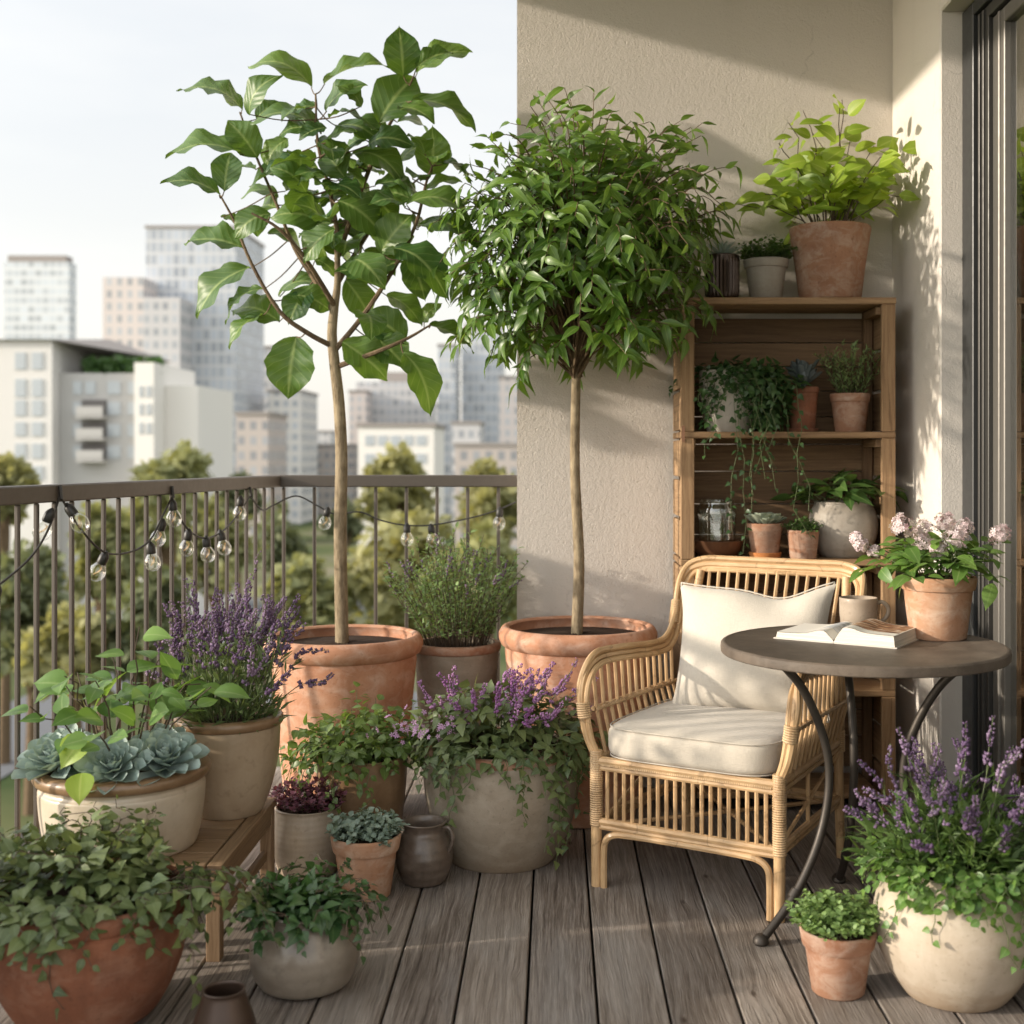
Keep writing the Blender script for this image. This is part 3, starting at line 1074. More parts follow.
tower('pale hazy office tower standing alone furthest left behind the white apartment block', 4, 69, 262, 330, 5, 'glass_a', 'cap')
tower('tallest grey glass tower with a lower pinkish wing on its left', 146, 236, 228, 250, 24, 'glass_b', 'flat', ((110, 150, 280, 'pink'), (150, 186, 300, 'grey')))
tower('plain grey block between the tallest tower and the tree with big leaves', 236, 272, 348, 290, 20, 'grey')
tower('slim white and grey office block just left of the tree trunk', 268, 301, 392, 260, 18, 'white')
tower('low brownish building at the foot of the plain grey block', 236, 268, 415, 200, 14, 'brick')
tower('small distant grey block just beside the pale trunk', 303, 330, 432, 380, 18, 'grey')
tower('wide hazy block behind the white building with window rows', 356, 428, 382, 330, 22, 'grey', 'plant')
tower('slim beige slab at the left end of the wide hazy block', 349, 366, 392, 322, 8, 'pink')
tower('slender dark glass tower to the left of a broad blue grey tower', 438, 455, 346, 300, 16, 'glass_b')
tower('broad blue grey glass tower partly behind the drooping tree', 462, 502, 330, 310, 20, 'glass_b', 'cap')
tower('beige tower meeting the edge of the stucco wall', 499, 530, 378, 270, 18, 'pink')
tower('low dark roofed hall in front of the broad tower', 455, 520, 446, 190, 16, 'brick')
tower('small office block with dark top left of the low hall', 452, 480, 424, 230, 12, 'grey')
tower('distant low roofline between slender tower and wide block', 425, 446, 440, 360, 15, 'white')
tower('distant low grey buildings on the horizon right of the trunk', 300, 352, 446, 300, 15, 'brick')
tower('hazy grey office at the rear of the pale trunk', 405, 440, 405, 420, 20, 'grey')

# white office with countable window rows
x0, x1, zt = bbox(358, 434, 427, 150, 14)
b = thing('city_building', 'white office building with rows of square windows behind the bushy tree', 'building', ((x0 + x1) / 2, 157, GZ))
mb = MB()
mb.box((0, 0, (zt - GZ) / 2), (x1 - x0, 14, zt - GZ))
mb.build('wall', warm, b)
mb = MB()
mb.box((0, 0, zt - GZ + .25), (x1 - x0 + .4, 14.4, .5))
mb.build('roof', roofm, b)
me = None
for r in range(4):
    for c in range(5):
        p = (-(x1 - x0) / 2 + 1.4 + c * 1.55, -7.03, zt - GZ - 1.6 - r * 2.2)
        if me is None:
            mb = MB()
            mb.box((0, 0, 0), (1.1, .1, 1.2))
            o = mb.build('window', winm, b, loc=p)
            me = o.data
        else:
            o = bpy.data.objects.new('window', me)
            COL.objects.link(o)
            o.parent = b
            o.location = p

# white apartment block at the left
YB = 105.0
s = YB / F
b = thing('apartment_building', 'white apartment block with grey recessed balconies and a planted roof terrace', 'building', ((90 - CX) * s, YB, GZ))
BX0 = (90 - CX) * s
bx = lambda px: (px - CX) * s - BX0
bz = lambda py: HC - (py - CY) * s - GZ
mb = MB()
mb.box(((bx(-70) + bx(52)) / 2, 6, bz(340) / 2), (bx(52) - bx(-70), 12, bz(340)))
wall = mb.build('wall', pale, b)
mb = MB()
mb.box(((bx(52.3) + bx(132)) / 2, 7, bz(372) / 2), (bx(132) - bx(52.3), 11, bz(372)))
mb.build('recessed_wall', greyc, b)
mb = MB()
mb.box(((bx(132.3) + bx(152)) / 2, 6.5, bz(362) / 2), (bx(152) - bx(132.3), 12, bz(362)))
mb.box(((bx(152.3) + bx(186)) / 2, 9.5, bz(383) / 2), (bx(186) - bx(152.3), 12, bz(383)))
mb.build('side_wing', warm, b)
mb = MB()
mb.box(((bx(60) + bx(124)) / 2, 9, (bz(372.3) + bz(352)) / 2), (bx(124) - bx(60), 6, bz(352) - bz(372.3)))
mb.build('penthouse', pale, b)
mb = MB()                                           # low pitched roof over wing and penthouse
zr, ze = bz(334), bz(340) + .02
vv = [(bx(-72), -.5, ze), (bx(54), -.5, ze), (bx(128), 6, bz(351)), (bx(128), 12.5, bz(351)), (bx(-72), 12.5, ze), (bx(-60), 6, zr), (bx(80), 7, zr + .2)]
mb._add(vv, [(0, 1, 6, 5), (1, 2, 6), (2, 3, 6), (3, 4, 5, 6), (4, 0, 5), (0, 4, 3, 2, 1)], [[(0, 0)] * 4, [(0, 0)] * 3, [(0, 0)] * 3, [(0, 0)] * 4, [(0, 0)] * 3, [(0, 0)] * 5], False)
mb.build('roof', roofm, b)
wins = []
for cx_ in (20.5, 37.5):
    for cy_, hh in ((361, 17), (388, 18), (408, 16), (429, 14), (451, 15), (473, 14)):
        wins.append((cx_, cy_, 10.5, hh, -.03))
for cx_, ww in ((71, 9), (84, 10), (108, 13), (126, 8)):
    for cy_ in (387, 408, 430, 452):
        if ww == 10 and cy_ > 400:
            continue
        wins.append((cx_, cy_, ww, 13, 1.47))
for cx_ in (76, 90, 105):
    wins.append((cx_, 361, 9, 11, 5.97))
for cx_ in (139, 147):
    for cy_ in (391, 409, 428):
        wins.append((cx_, cy_, 3.2, 11, .47))
for px, py, ww, hh, yy in wins:
    mb = MB()
    mb.box((0, 0, 0), (ww * s, .12, hh * s))
    mb.build('window', winm, b, loc=(bx(px), yy, bz(py)))
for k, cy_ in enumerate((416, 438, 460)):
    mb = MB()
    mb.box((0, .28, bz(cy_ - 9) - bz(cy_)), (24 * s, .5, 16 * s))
    o = mb.build('balcony_recess_shade', darkm, b, loc=(bx(88), 1.2, bz(cy_)))  # dark block painted as the shade inside a balcony recess
    mb = MB()
    mb.box((0, -.6, -.08), (27 * s, 1.3, .2))
    mb.box((0, -1.2, .45), (27 * s, .06, .75))
    mb.build('balcony', greyc, b, loc=(bx(88), 1.46, bz(cy_)))
rng = np.random.default_rng(8)
fo = Fol(rng)
n = 500
pp = np.stack([rng.uniform(bx(74), bx(150), n), rng.uniform(1.9, 3.5, n), bz(372) + rng.uniform(0, 1.2, n)], 1)
fo.add(T_SMALL, pp, rdir(rng, n), rdir(rng, n), .7)
fo.build('roof_hedge', M['ivy_dark'], b)


# trees below the balcony
def city_tree(label, px, pyt, wpx, Y, mat, seed, ratio=1.15, leaf=.55, n=1500):
    rng = np.random.default_rng(seed)
    x = (px - CX) * Y / F
    zt = HC - (pyt - CY) * Y / F
    Wd = wpx * Y / F / 2
    Hc = min(Wd * 2 * ratio, (zt - GZ) * .85)
    zc = zt - Hc / 2
    tr = thing('city_tree', label, 'tree', (x, Y, GZ), 0, 'trees below the balcony')
    fo = Fol(rng)
    nc = 26
    u = rdir(rng, nc) * (rng.random((nc, 1)) ** .4)
    cen = u * np.array([Wd * .78, Wd * .78, Hc * .42])
    cen[:, 0:2] *= (1.0 - .45 * np.clip(cen[:, 2:3] / (Hc / 2), -.4, 1))
    for c in cen:
        m = n // nc
        d = rdir(rng, m)
        rr = Wd * rng.uniform(.22, .36)
        p = c + d * (rng.random((m, 1)) ** .5) * rr
        p[:, 2] += (zc - GZ)
        fo.add(T_SMALL, p, unit(d + rdir(rng, m) * .8), unit(d + np.array([0, 0, .8])), rng.uniform(.7, 1.2, m) * leaf, 1.3,
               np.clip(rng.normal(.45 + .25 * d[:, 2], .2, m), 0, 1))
    fo.build('crown', M[mat], tr)
    mb = MB()
    mb.tube([(0, 0, -.2), (.1, 0, (zc - GZ) * .5), (0, 0, zc - GZ + Hc * .2)], [.32, .22, .08], 8)
    for c in cen[::4]:
        e = c + np.array([0, 0, zc - GZ])
        mb.tube(catmull([(0.05, 0, (zc - GZ) * .55), e * .55 + np.array([0, 0, (zc - GZ) * .35]), e], 3), [.12] * 3 + [.08] * 3 + [.03], 5)
    mb.build('trunk', M['twig'], tr)
    return tr


M['park1'] = m_leaf('olive_tree_leaf', (.13, .15, .065), (.36, .36, .17), None, .7, .25)  # tree greens paled, distance haze painted into the leaf colours
M['park2'] = m_leaf('yellow_green_tree_leaf', (.16, .165, .07), (.41, .39, .19), None, .7, .3)
M['park3'] = m_leaf('dark_tree_leaf', (.085, .105, .055), (.24, .26, .13), None, .7, .2)
TR = [
    ('round olive tree rising above the handrail below the tallest tower', 168, 441, 105, 62, 'park1'),
    ('yellow green tree poking up at the far left end of the railing', 4, 455, 60, 58, 'park2'),
    ('bushy yellow green tree in front of the white office', 398, 437, 80, 66, 'park2'),
    ('pointed yellow green tree beside the stucco wall', 488, 460, 75, 60, 'park2'),
    ('low olive tree behind the left bars next to the round olive tree', 100, 500, 95, 54, 'park1'),
    ('dark tree seen low through the bars at far left', 30, 545, 110, 50, 'park3'),
    ('olive tree behind the bars left of the railing corner', 215, 495, 90, 70, 'park1'),
    ('dark green tree under the railing corner', 275, 500, 70, 85, 'park3'),
    ('broad yellow green tree right of the pale trunk behind the bars', 405, 505, 130, 52, 'park2'),
    ('olive tree behind the bars left of the pale trunk', 305, 560, 90, 50, 'park1'),
    ('olive tree low behind the rosemary bush', 480, 520, 100, 48, 'park1'),
    ('small dark tree on the street beyond the bars', 345, 492, 46, 120, 'park3'),
    ('dark tree low behind the purple lavender', 150, 560, 120, 46, 'park3'),
    ('far dark tree between round olive tree and corner', 238, 472, 50, 110, 'park3'),
    ('yellow green tree low behind the large leaved pot at the left', 75, 600, 90, 45, 'park2'),
]
for i, (lab, px, pyt, wpx, Y, mt) in enumerate(TR):
    city_tree(lab, px, pyt, wpx, Y, mt, 100 + i)
# ================================================================== pots
def floor_at(px, Y):
    return ((px - CX) * Y / F, Y, 0.0)


def pot(root, prof, mat, t=.012, soil_at=.03, rim=None, smooth=8, n=56, name='pot', soil=True, rimmat=None):
    """prof: outer profile [(r, z)...] from foot to lip; smooth=0 keeps its corners"""
    pr = catmull(prof, smooth) if smooth else np.array(prof)
    rt, H = pr[-1]
    outer = [(pr[0][0] * .55, pr[0][1] + .0)] + [tuple(q) for q in pr]
    lip = [(rt - t * .2, H + t * .22), (rt - t * .5, H + t * .3), (rt - t * .8, H + t * .22), (rt - t, H)]
    zs = H - soil_at
    ins = [(np.interp(z, pr[:, 1], pr[:, 0]) - t, z) for z in np.linspace(H - .006, zs - .03, 6)]
    mb = MB()
    mb.lathe(outer + lip + ins, n)
    p = mb.build(name, mat, root, sharp=50)
    if rim is not None:
        mb = MB()
        mb.lathe(rim, n, closed_bottom=False)
        mb.build('rim', rimmat or mat, p, sharp=60)
    rs = np.interp(zs, pr[:, 1], pr[:, 0]) - t * .9
    if soil:
        rg = np.random.default_rng(int(H * 1e4))
        mb = MB()
        k = 32
        V = []
        for a in (0, .25, .5, .75, 1):
            for j in range(k):
                an = j * 2 * math.pi / k
                V.append((rs * a * math.cos(an), rs * a * math.sin(an), zs + .012 * (1 - a * a) + rg.uniform(-.004, .004) * (a < 1)))
        fs = [(i * k + j, i * k + (j + 1) % k, (i + 1) * k + (j + 1) % k, (i + 1) * k + j) for i in range(4) for j in range(k)]
        mb._add(V, fs, [[(0, 0)] * 4] * len(fs), True)
        mb.build('soil', M['soil'], root)
    return rs, zs


def classic(rt, rb, h, band=None, lip=.008):
    """tapered flower pot with a thick collar"""
    band = h * .2 if band is None else band
    zb = h - band
    rc = rb + (rt - lip - rb) * (zb / h)
    return [(rb - .004, 0), (rb, .004), (rc, zb - .002), (rc + lip * .8, zb), (rc + lip, zb + .004), (rt, h - .006), (rt - .001, h)]


def collar(r, z0, z1, out, rb=.006):
    """half-round band around a rim"""
    zm, hh = (z0 + z1) / 2, (z1 - z0) / 2
    a = np.linspace(-math.pi / 2, math.pi / 2, 9)
    return [(r - .002, z0)] + [(r + out * math.cos(q) ** .7 if math.cos(q) > 1e-6 else r, zm + hh * math.sin(q)) for q in a] + [(r - .014, z1 + .0005)]


# ================================================================== plant generators
def polytube(mbx, pts, r0, r1, n=5):
    pts = np.asarray(pts)
    mbx.tube(pts, np.linspace(r0, r1, len(pts)), n)


def along(p, t):
    p = np.asarray(p)
    s_ = np.concatenate([[0], np.cumsum(np.linalg.norm(np.diff(p, axis=0), axis=1))])
    s_ /= s_[-1]
    q = np.stack([np.interp(t, s_, p[:, i]) for i in range(3)], -1)
    q2 = np.stack([np.interp(np.minimum(np.asarray(t) + .04, 1), s_, p[:, i]) for i in range(3)], -1)
    q1 = np.stack([np.interp(np.maximum(np.asarray(t) - .04, 0), s_, p[:, i]) for i in range(3)], -1)
    return q, unit(q2 - q1)


UP = np.array([0, 0, 1.0])


def stem_plant(rng, fo, st, z0, r0, n, h, spread, per, L, tp, t0=.3, W=1.0, sag=.15, pitch=.35, rs=.003, hvar=.35, petiole=.02, face=0.0):
    """upright to arching leafy stems from a patch of soil"""
    for i in range(n):
        a = i * 2.39996 + rng.uniform(-.3, .3)
        u = math.sqrt((i + .5) / n)
        o = np.array([math.cos(a), math.sin(a), 0])
        b = o * r0 * u * .8 + np.array([0, 0, z0])
        hh = h * (1 - hvar * rng.random()) * (1 - .35 * u * u)
        sp = spread * u * rng.uniform(.75, 1.15)
        t = np.linspace(0, 1, 7)[:, None]
        p = b + UP * hh * (t - sag * u * t ** 3) + o * sp * t ** 1.4 + rng.normal(0, .012, (7, 3)) * t
        polytube(st, p, rs, rs * .45)
        tt = t0 + (1 - t0) * (np.arange(per) + rng.random(per) * .5) / per
        q, d = along(p, np.minimum(tt, 1))
        az = np.arange(per) * 2.4 + rng.random() * 6
        sd = np.stack([np.cos(az), np.sin(az), np.zeros(per)], 1)
        dd = unit(sd + o * .7 * u + UP * (pitch + rng.normal(0, .25, per))[:, None] + d * .3)
        nn = unit(UP * (1 - .5 * face) + np.array([-.25, -1, 0]) * face + o * .3 - dd * .2 + rng.normal(0, .25, (per, 3)))
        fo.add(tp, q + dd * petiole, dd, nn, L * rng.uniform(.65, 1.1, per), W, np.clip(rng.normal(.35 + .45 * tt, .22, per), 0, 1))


def mound(rng, fo, c, rx, ry, rz, n, L, tp, W=1.0, zmin=-.3, lump=.2, shell=.55, droop=.2, nr=.35):
    """leaves through a dome-shaped volume"""
    d = rdir(rng, n * 2)
    d = d[d[:, 2] > zmin][:n]
    m = len(d)
    k = rng.normal(size=(6, 3)) * 2.2
    ph = rng.random(6) * 6
    lm = 1 + lump * np.mean(np.sin(d @ k.T + ph), 1) * 2
    r = (shell + (1 - shell) * rng.random(m) ** .6) * lm
    p = np.asarray(c) + d * r[:, None] * np.array([rx, ry, rz])
    dd = unit(d * np.array([1, 1, .5]) - UP * droop + rdir(rng, m) * .7)
    nn = unit(d * .6 + UP * .8 + rdir(rng, m) * nr)
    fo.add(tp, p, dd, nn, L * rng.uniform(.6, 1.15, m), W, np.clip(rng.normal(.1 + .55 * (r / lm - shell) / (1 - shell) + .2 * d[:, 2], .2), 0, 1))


def vine(rng, fo, st, p0, out, length, drop, L, tp, step=.022, W=1.0, r=.0016, wander=.02, lift=.03):
    """a trailing stem from p0: runs outward, then hangs"""
    o = unit(np.array([out[0], out[1], 0]))
    side = np.array([-o[1], o[0], 0])
    m = 9
    t = np.linspace(0, 1, m)
    wv = np.cumsum(rng.normal(0, wander, m))
    p = np.asarray(p0) + o * (length * (1 - np.exp(-2.2 * t)))[:, None] + UP * (lift * np.sin(np.minimum(t * 4, math.pi)) - drop * t ** 1.5)[:, None] + side * wv[:, None]
    polytube(st, p, r, r * .6, 4)
    ln = np.sum(np.linalg.norm(np.diff(p, axis=0), axis=1))
    k = max(3, int(ln / step))
    tt = (np.arange(k) + .6) / k
    q, d = along(p, tt)
    sg = np.where(np.arange(k) % 2 == 0, 1, -1)[:, None]
    dd = unit(side * sg * .8 + o * .5 + d * .35 - UP * .25 + rng.normal(0, .3, (k, 3)))
    nn = unit(o * .7 + UP * .6 + rng.normal(0, .3, (k, 3)))
    fo.add(tp, q + dd * .008, dd, nn, L * rng.uniform(.6, 1.1, k) * (1 - .35 * tt), W, np.clip(rng.normal(.5, .22, k), 0, 1))
    return p


def lavender(rng, fo, fl, st, z0, r0, n, h, spread, spike=.3, narrow=.05, leafy=7, bs=.011, lean=(0, 0), Lw=.9, hv=.35):
    for i in range(n):
        a = i * 2.39996 + rng.uniform(-.4, .4)
        u = math.sqrt((i + .5) / n)
        o = np.array([math.cos(a), math.sin(a), 0])
        b = o * r0 * u * .8 + np.array([0, 0, z0])
        hh = h * (1 - hv * rng.random()) * (1 - .3 * u * u)
        t = np.linspace(0, 1, 6)[:, None]
        p = b + UP * hh * (t - .12 * u * t ** 3) + o * spread * u * rng.uniform(.7, 1.25) * t ** 1.3 + np.array([lean[0], lean[1], 0]) * t ** 2 + rng.normal(0, .012, (6, 3)) * t
        polytube(st, p, .0017, .001, 4)
        k = leafy
        tt = .05 + .6 * (np.arange(k) + rng.random(k)) / k
        q, d = along(p, tt)
        s_ = rdir(rng, k)
        s_[:, 2] = np.abs(s_[:, 2]) * .5
        dd = unit(s_ + d * .9 + o * .3)
        fo.add(T_NEEDLE, q, dd, unit(UP + rdir(rng, k) * .5), narrow * rng.uniform(.7, 1.2, k), 1.3 * Lw)
        ts = 1 - spike * rng.uniform(.7, 1.2)
        m = 52
        tw = ts + (1 - ts) * rng.random(m) ** .9
        tw[:7] = ts - rng.uniform(.05, .12)
        tw = np.clip(tw, 0, 1)
        q, d = along(p, tw)
        az = rng.random(m) * 6.283
        x = unit(np.cross(d, np.array([1, 0, .2])))
        y = np.cross(d, x)
        ra = np.cos(az)[:, None] * x + np.sin(az)[:, None] * y
        f = 1.05 - .5 * np.clip((tw - ts) / (1 - ts + 1e-6), 0, 1)
        fl.add(T_BUD, q + ra * (bs * .22), unit(ra + d * rng.uniform(.5, 1.2, (m, 1))), d, bs * f * rng.uniform(.65, 1.25, m), .75,
               np.clip(rng.normal(.35, .28) + rng.normal(0, .2, m), 0, 1))


def rosette(rng, fo, c, R, n=34, W=1.0, inner=1.35, outer=.22, tp=None, tilt=0.0, turn=0.0):
    i = np.arange(n)
    t = (i + .5) / n
    a = i * 2.39996
    el = inner + (outer - inner) * t ** .8 + rng.normal(0, .05, n)
    d = np.stack([np.cos(a) * np.cos(el), np.sin(a) * np.cos(el), np.sin(el)], 1)
    nrm = np.stack([-np.cos(a) * np.sin(el), -np.sin(a) * np.sin(el), np.cos(el)], 1)
    base = np.asarray(c) + np.stack([np.cos(a) * .012 * t, np.sin(a) * .012 * t, (1 - t) * R * .22], 1)
    if tilt:
        Rm = np.array(Matrix.Rotation(turn, 3, 'Z') @ Matrix.Rotation(tilt, 3, 'X'))
        d, nrm, base = d @ Rm.T, nrm @ Rm.T, np.asarray(c) + (base - np.asarray(c)) @ Rm.T
    fo.add(tp or T_SUCC, base, d, nrm, R * (.42 + .62 * t), W, np.clip(rng.normal(.25 + .5 * t, .15, n), 0, 1))


def finish(root, fo=None, mat=None, st=None, stmat='stem', fl=None, flmat=None, names=('foliage', 'stems', 'flowers')):
    if st is not None and st.v:
        st.build(names[1], M[stmat], root)
    if fo is not None and fo.items:
        fo.build(names[0], M[mat], root)
    if fl is not None and fl.items:
        fl.build(names[2], M[flmat], root)


# ================================================================== potted trees
# --- large leaved fig
Y = 4.70
t = thing('potted_fig_tree', 'tall fig tree with big wavy leaves and pale trunk in a terracotta tub', 'potted tree', floor_at(344, Y))
S = Y / F
TX = t.location.x
tub = [(.20, 0), (.212, .006), (.245, .30), (.272, .585), (.27, .60), (.286, .61), (.296, .635), (.296, .652), (.288, .668)]
pot(t, tub, M['terra'], .03, .035, smooth=0, n=72)


def figp(cx, cy, dy=0.0):
    px, py = 150 + cx / 2.56, 10 + cy / 2.56
    q = P(px, py, Y + dy)
    return q - np.array([TX, Y, 0])


rng = np.random.default_rng(21)
trunk = MB()
tp_ = catmull([np.array([-.008, 0, .60]), np.array([-.008, 0, .68])] + [figp(*q) for q in ((487, 1350), (490, 1150), (484, 1010), (472, 900), (466, 830), (472, 760), (480, 700), (479, 600))], 5)
trunk.tube(tp_, np.interp(np.linspace(0, 1, len(tp_)), [0, .08, .5, .72, 1], [.034, .026, .021, .018, .010]), 12)
trunk.build('trunk', M['bark'], t)
BR = [
    [(468, 862, 0), (400, 825, -.06), (330, 770, -.1), (260, 650, -.12), (215, 540, -.1), (180, 475, -.1)],
    [(470, 775, 0), (420, 690, .05), (370, 610, .1), (325, 500, .12), (270, 370, .12), (230, 262, .1)],
    [(479, 620, 0), (478, 560, -.03), (460, 460, -.08), (430, 345, -.12), (424, 215, -.1)],
    [(474, 870, 0), (540, 790, -.05), (620, 670, -.12), (680, 550, -.15), (705, 450, -.12), (722, 400, -.1)],
    [(481, 912, 0), (580, 875, -.08), (660, 840, -.1), (718, 806, -.1)],
    [(478, 640, 0), (545, 450, .1), (600, 320, .12), (640, 245, .1), (675, 170, .08)],
    [(479, 700, 0), (540, 600, .14), (610, 500, .22), (690, 430, .24)],
    [(474, 760, 0), (400, 640, -.16), (330, 560, -.24), (260, 520, -.26)],
]
tw = MB()
brs = []
for b_ in BR:
    p = catmull([figp(*q) for q in b_], 4)
    brs.append(p)
    polytube(tw, p, .011, .0035, 7)
LV = [  # leaf base -> tip in the tree's own front elevation, breadth, face-on
    (415, 200, 268, 130, .8, .2), (445, 190, 592, 132, .8, .2), (648, 170, 640, 52, 1.05, 1), (682, 162, 812, 108, .85, .5),
    (237, 258, 92, 182, .85, .35), (255, 270, 318, 168, .85, .6), (235, 368, 55, 372, .85, .2), (275, 380, 205, 290, 1.0, 1),
    (180, 475, 40, 442, .85, .5), (190, 465, 205, 372, .95, .8), (668, 232, 822, 300, .85, .3), (585, 290, 672, 180, 1.0, .8),
    (440, 318, 275, 270, .9, .4), (450, 260, 545, 195, .95, .6), (722, 422, 725, 312, 1.05, 1), (432, 408, 265, 432, .9, .35),
    (515, 372, 645, 425, .9, .4), (482, 488, 592, 560, 1.0, .9), (455, 560, 322, 520, 1.0, .8), (242, 612, 98, 585, .9, .5),
    (258, 660, 128, 775, .8, .5), (292, 715, 185, 778, .6, .1), (332, 800, 215, 752, .9, .6), (292, 780, 208, 858, .7, .4),
    (375, 835, 352, 980, 1.05, 1), (492, 850, 602, 935, 1.0, .8), (575, 840, 650, 905, 1.0, .8), (648, 878, 726, 1012, .8, .6),
    (655, 845, 560, 775, 1.0, .9), (712, 808, 826, 862, .75, .3), (700, 800, 735, 752, .9, .9), (604, 730, 690, 800, .8, .3),
    (625, 610, 760, 705, .8, .3), (685, 560, 832, 585, .8, .2), (655, 500, 815, 515, .95, .4), (575, 450, 695, 462, .95, .4),
    (590, 622, 660, 530, 1.05, 1), (520, 640, 592, 695, 1.0, .8), (360, 728, 455, 765, 1.0, .8), (330, 735, 430, 695, .9, .4),
    (310, 522, 220, 572, 1.0, .9), (300, 572, 388, 605, .9, .5), (180, 530, 240, 552, .8, .5), (420, 640, 476, 672, .9, .6),
    (430, 250, 355, 265, .9, .6), (480, 300, 580, 330, 1.0, .6), (560, 345, 660, 330, 1.0, .7), (500, 430, 445, 350, 1.0, .9),
    (550, 470, 630, 545, 1.0, .8), (400, 470, 320, 400, 1.0, .7), (640, 400, 720, 345, .9, .6), (540, 250, 490, 190, .9, .7),
    (610, 330, 535, 275, 1.0, .8), (475, 560, 400, 640, 1.0, .9), (560, 690, 640, 640, .9, .6), (500, 690, 560, 780, .95, .8),
    (700, 470, 790, 440, .85, .4), (330, 480, 240, 470, .9, .4), (355, 330, 290, 400, .9, .7), (640, 250, 720, 275, .85, .3)]
fo = Fol(rng)
for (x0, y0, x1, y1, wv, face) in LV:
    dy = rng.uniform(-.22, .22)
    a = figp(x0, y0, dy)
    e = figp(x1, y1, dy + rng.uniform(-.09, .05))
    d = e - a
    Ln = np.linalg.norm(d)
    face = max(face, .42)
    nn = unit(np.array([rng.normal(0, .25), -1.2 * face - .1, 1.1 - .5 * face]))
    fo.add(T_FIG, a, d, nn, Ln * 1.1, wv * 1.0, np.clip(rng.normal(.45, .25), 0, 1))
    # petiole back to the nearest branch
    best = min((np.linalg.norm(q - a), tuple(q)) for p in brs for q in p[2:])
    q = np.array(best[1])
    mid = (a + q) / 2 - UP * .01
    polytube(tw, catmull([q, mid, a + unit(d) * .004], 3), .0028, .002, 5)
for k in range(76):                          # the leaves deeper in the crown
    cx_, cy_ = rng.normal(505, 110), rng.normal(440, 125)
    dy = rng.uniform(-.26, .3)
    a = figp(cx_, cy_, dy)
    q = np.array(min((np.linalg.norm(q - a), tuple(q)) for p in brs for q in p[2:])[1])
    a = q + unit(a - q) * min(np.linalg.norm(a - q), rng.uniform(.03, .07))
    d = unit(a - q) * .6 + rdir(rng, 1)[0] * np.array([1, .9, .5]) * .7 - UP * .12
    fo.add(T_FIG, a, d, unit(UP + np.array([0, -.8, 0]) + rdir(rng, 1)[0] * .5), rng.uniform(.11, .18), .95, np.clip(rng.normal(.22, .2), 0, 1))
    polytube(tw, catmull([q, (a + q) / 2, a], 3), .0028, .002, 5)
cr_ = fo.build('crown', M['fig'], t)
tw.build('branches', M['twig'], t)

# --- weeping fig
Y = 4.72
t = thing('potted_weeping_fig', 'round headed tree of slender drooping leaves in a terracotta tub before the wall', 'potted tree', floor_at(578, Y))
TX = t.location.x
tub2 = [(.205, 0), (.217, .006), (.25, .32), (.276, .615), (.274, .63), (.289, .64), (.299, .664), (.299, .683), (.29, .70)]
pot(t, tub2, M['terra'], .03, .035, smooth=0, n=72)
rng = np.random.default_rng(5)


def wp(px, py, dy=0):
    return P(px, py, Y + dy) - np.array([TX, Y, 0])


mb = MB()
fork = wp(576, 380)
tp_ = catmull([np.array([0, 0, .62]), wp(577, 630), wp(579, 560), wp(575, 470), fork, wp(577, 330)], 6)
mb.tube(tp_, np.interp(np.linspace(0, 1, len(tp_)), [0, .1, 1], [.03, .024, .016]), 10)
mb.build('trunk', M['bark'], t)
tw = MB()
fo = Fol(rng)
C0 = wp(590, 248, -.16)
nb = 420
i = np.arange(nb)
zz = 1 - 2 * (i + .5) / nb
ph = i * 2.39996
dirs = np.stack([np.sqrt(1 - zz * zz) * np.cos(ph), np.sqrt(1 - zz * zz) * np.sin(ph), zz], 1)
for d in dirs:
    low = d[2] < -.45
    if d[2] < -.86:
        continue
    hx = .76 if (d[0] > .2 and d[2] < .25) else 1.0
    rr = rng.uniform(.5, 1.02) if rng.random() < .6 else rng.uniform(.86, 1.08)
    e = C0 + d * rr * np.array([.48 * hx, .36, .44 if d[2] > 0 else .47])
    if low and rng.random() < .35:
        continue
    s0 = fork + np.array([rng.normal(0, .01), rng.normal(0, .01), rng.uniform(0, .22)])
    mid = s0 * .45 + e * .55 + UP * (.07 + .06 * rng.random()) * (1 if d[2] > -.3 else .4)
    hang = unit(np.array([d[0], d[1], 0]) + 1e-3) * rng.uniform(.04, .13) - UP * rng.uniform(.01, .12) * (.6 if d[2] > .2 else 1)
    if d[2] > .55:
        hang = unit(np.array([d[0], d[1], .3])) * .12 + UP * rng.uniform(-.05, .04)
    p = catmull([s0, mid, e, e + hang], 4)
    polytube(tw, p, .0055 if rng.random() < .25 else .0032, .0012, 4)
    k = rng.integers(8, 14)
    tt = np.concatenate([rng.uniform(.5, .75, 2), np.linspace(.72, 1, k - 2)])
    q, dr = along(p, tt)
    o = unit(np.array([d[0], d[1], 0]) + 1e-3)
    side = np.array([-o[1], o[0], 0])
    sg = np.where(np.arange(k) % 2 == 0, 1, -1)[:, None]
    fall = rng.uniform(.1, .95, (k, 1)) if d[2] < .5 else rng.uniform(-.45, .5, (k, 1))
    dd = unit(side * sg * .7 + o * .45 - UP * fall + dr * .3 + rng.normal(0, .25, (k, 3)))
    nn = unit(o * .75 + UP * .55 + np.array([0, -.25, 0]) + rng.normal(0, .35, (k, 3)))
    fo.add(T_LANCE, q, dd, nn, rng.uniform(.05, .1, k), rng.uniform(.85, 1.15, k), np.clip(rng.normal(.12 + .5 * (rr - .5) + .2 * d[2], .2, k), 0, 1))  # crown shade painted into leaf tone: darker inside, lighter towards the top
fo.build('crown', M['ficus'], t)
tw.build('branches', M['twig'], t)

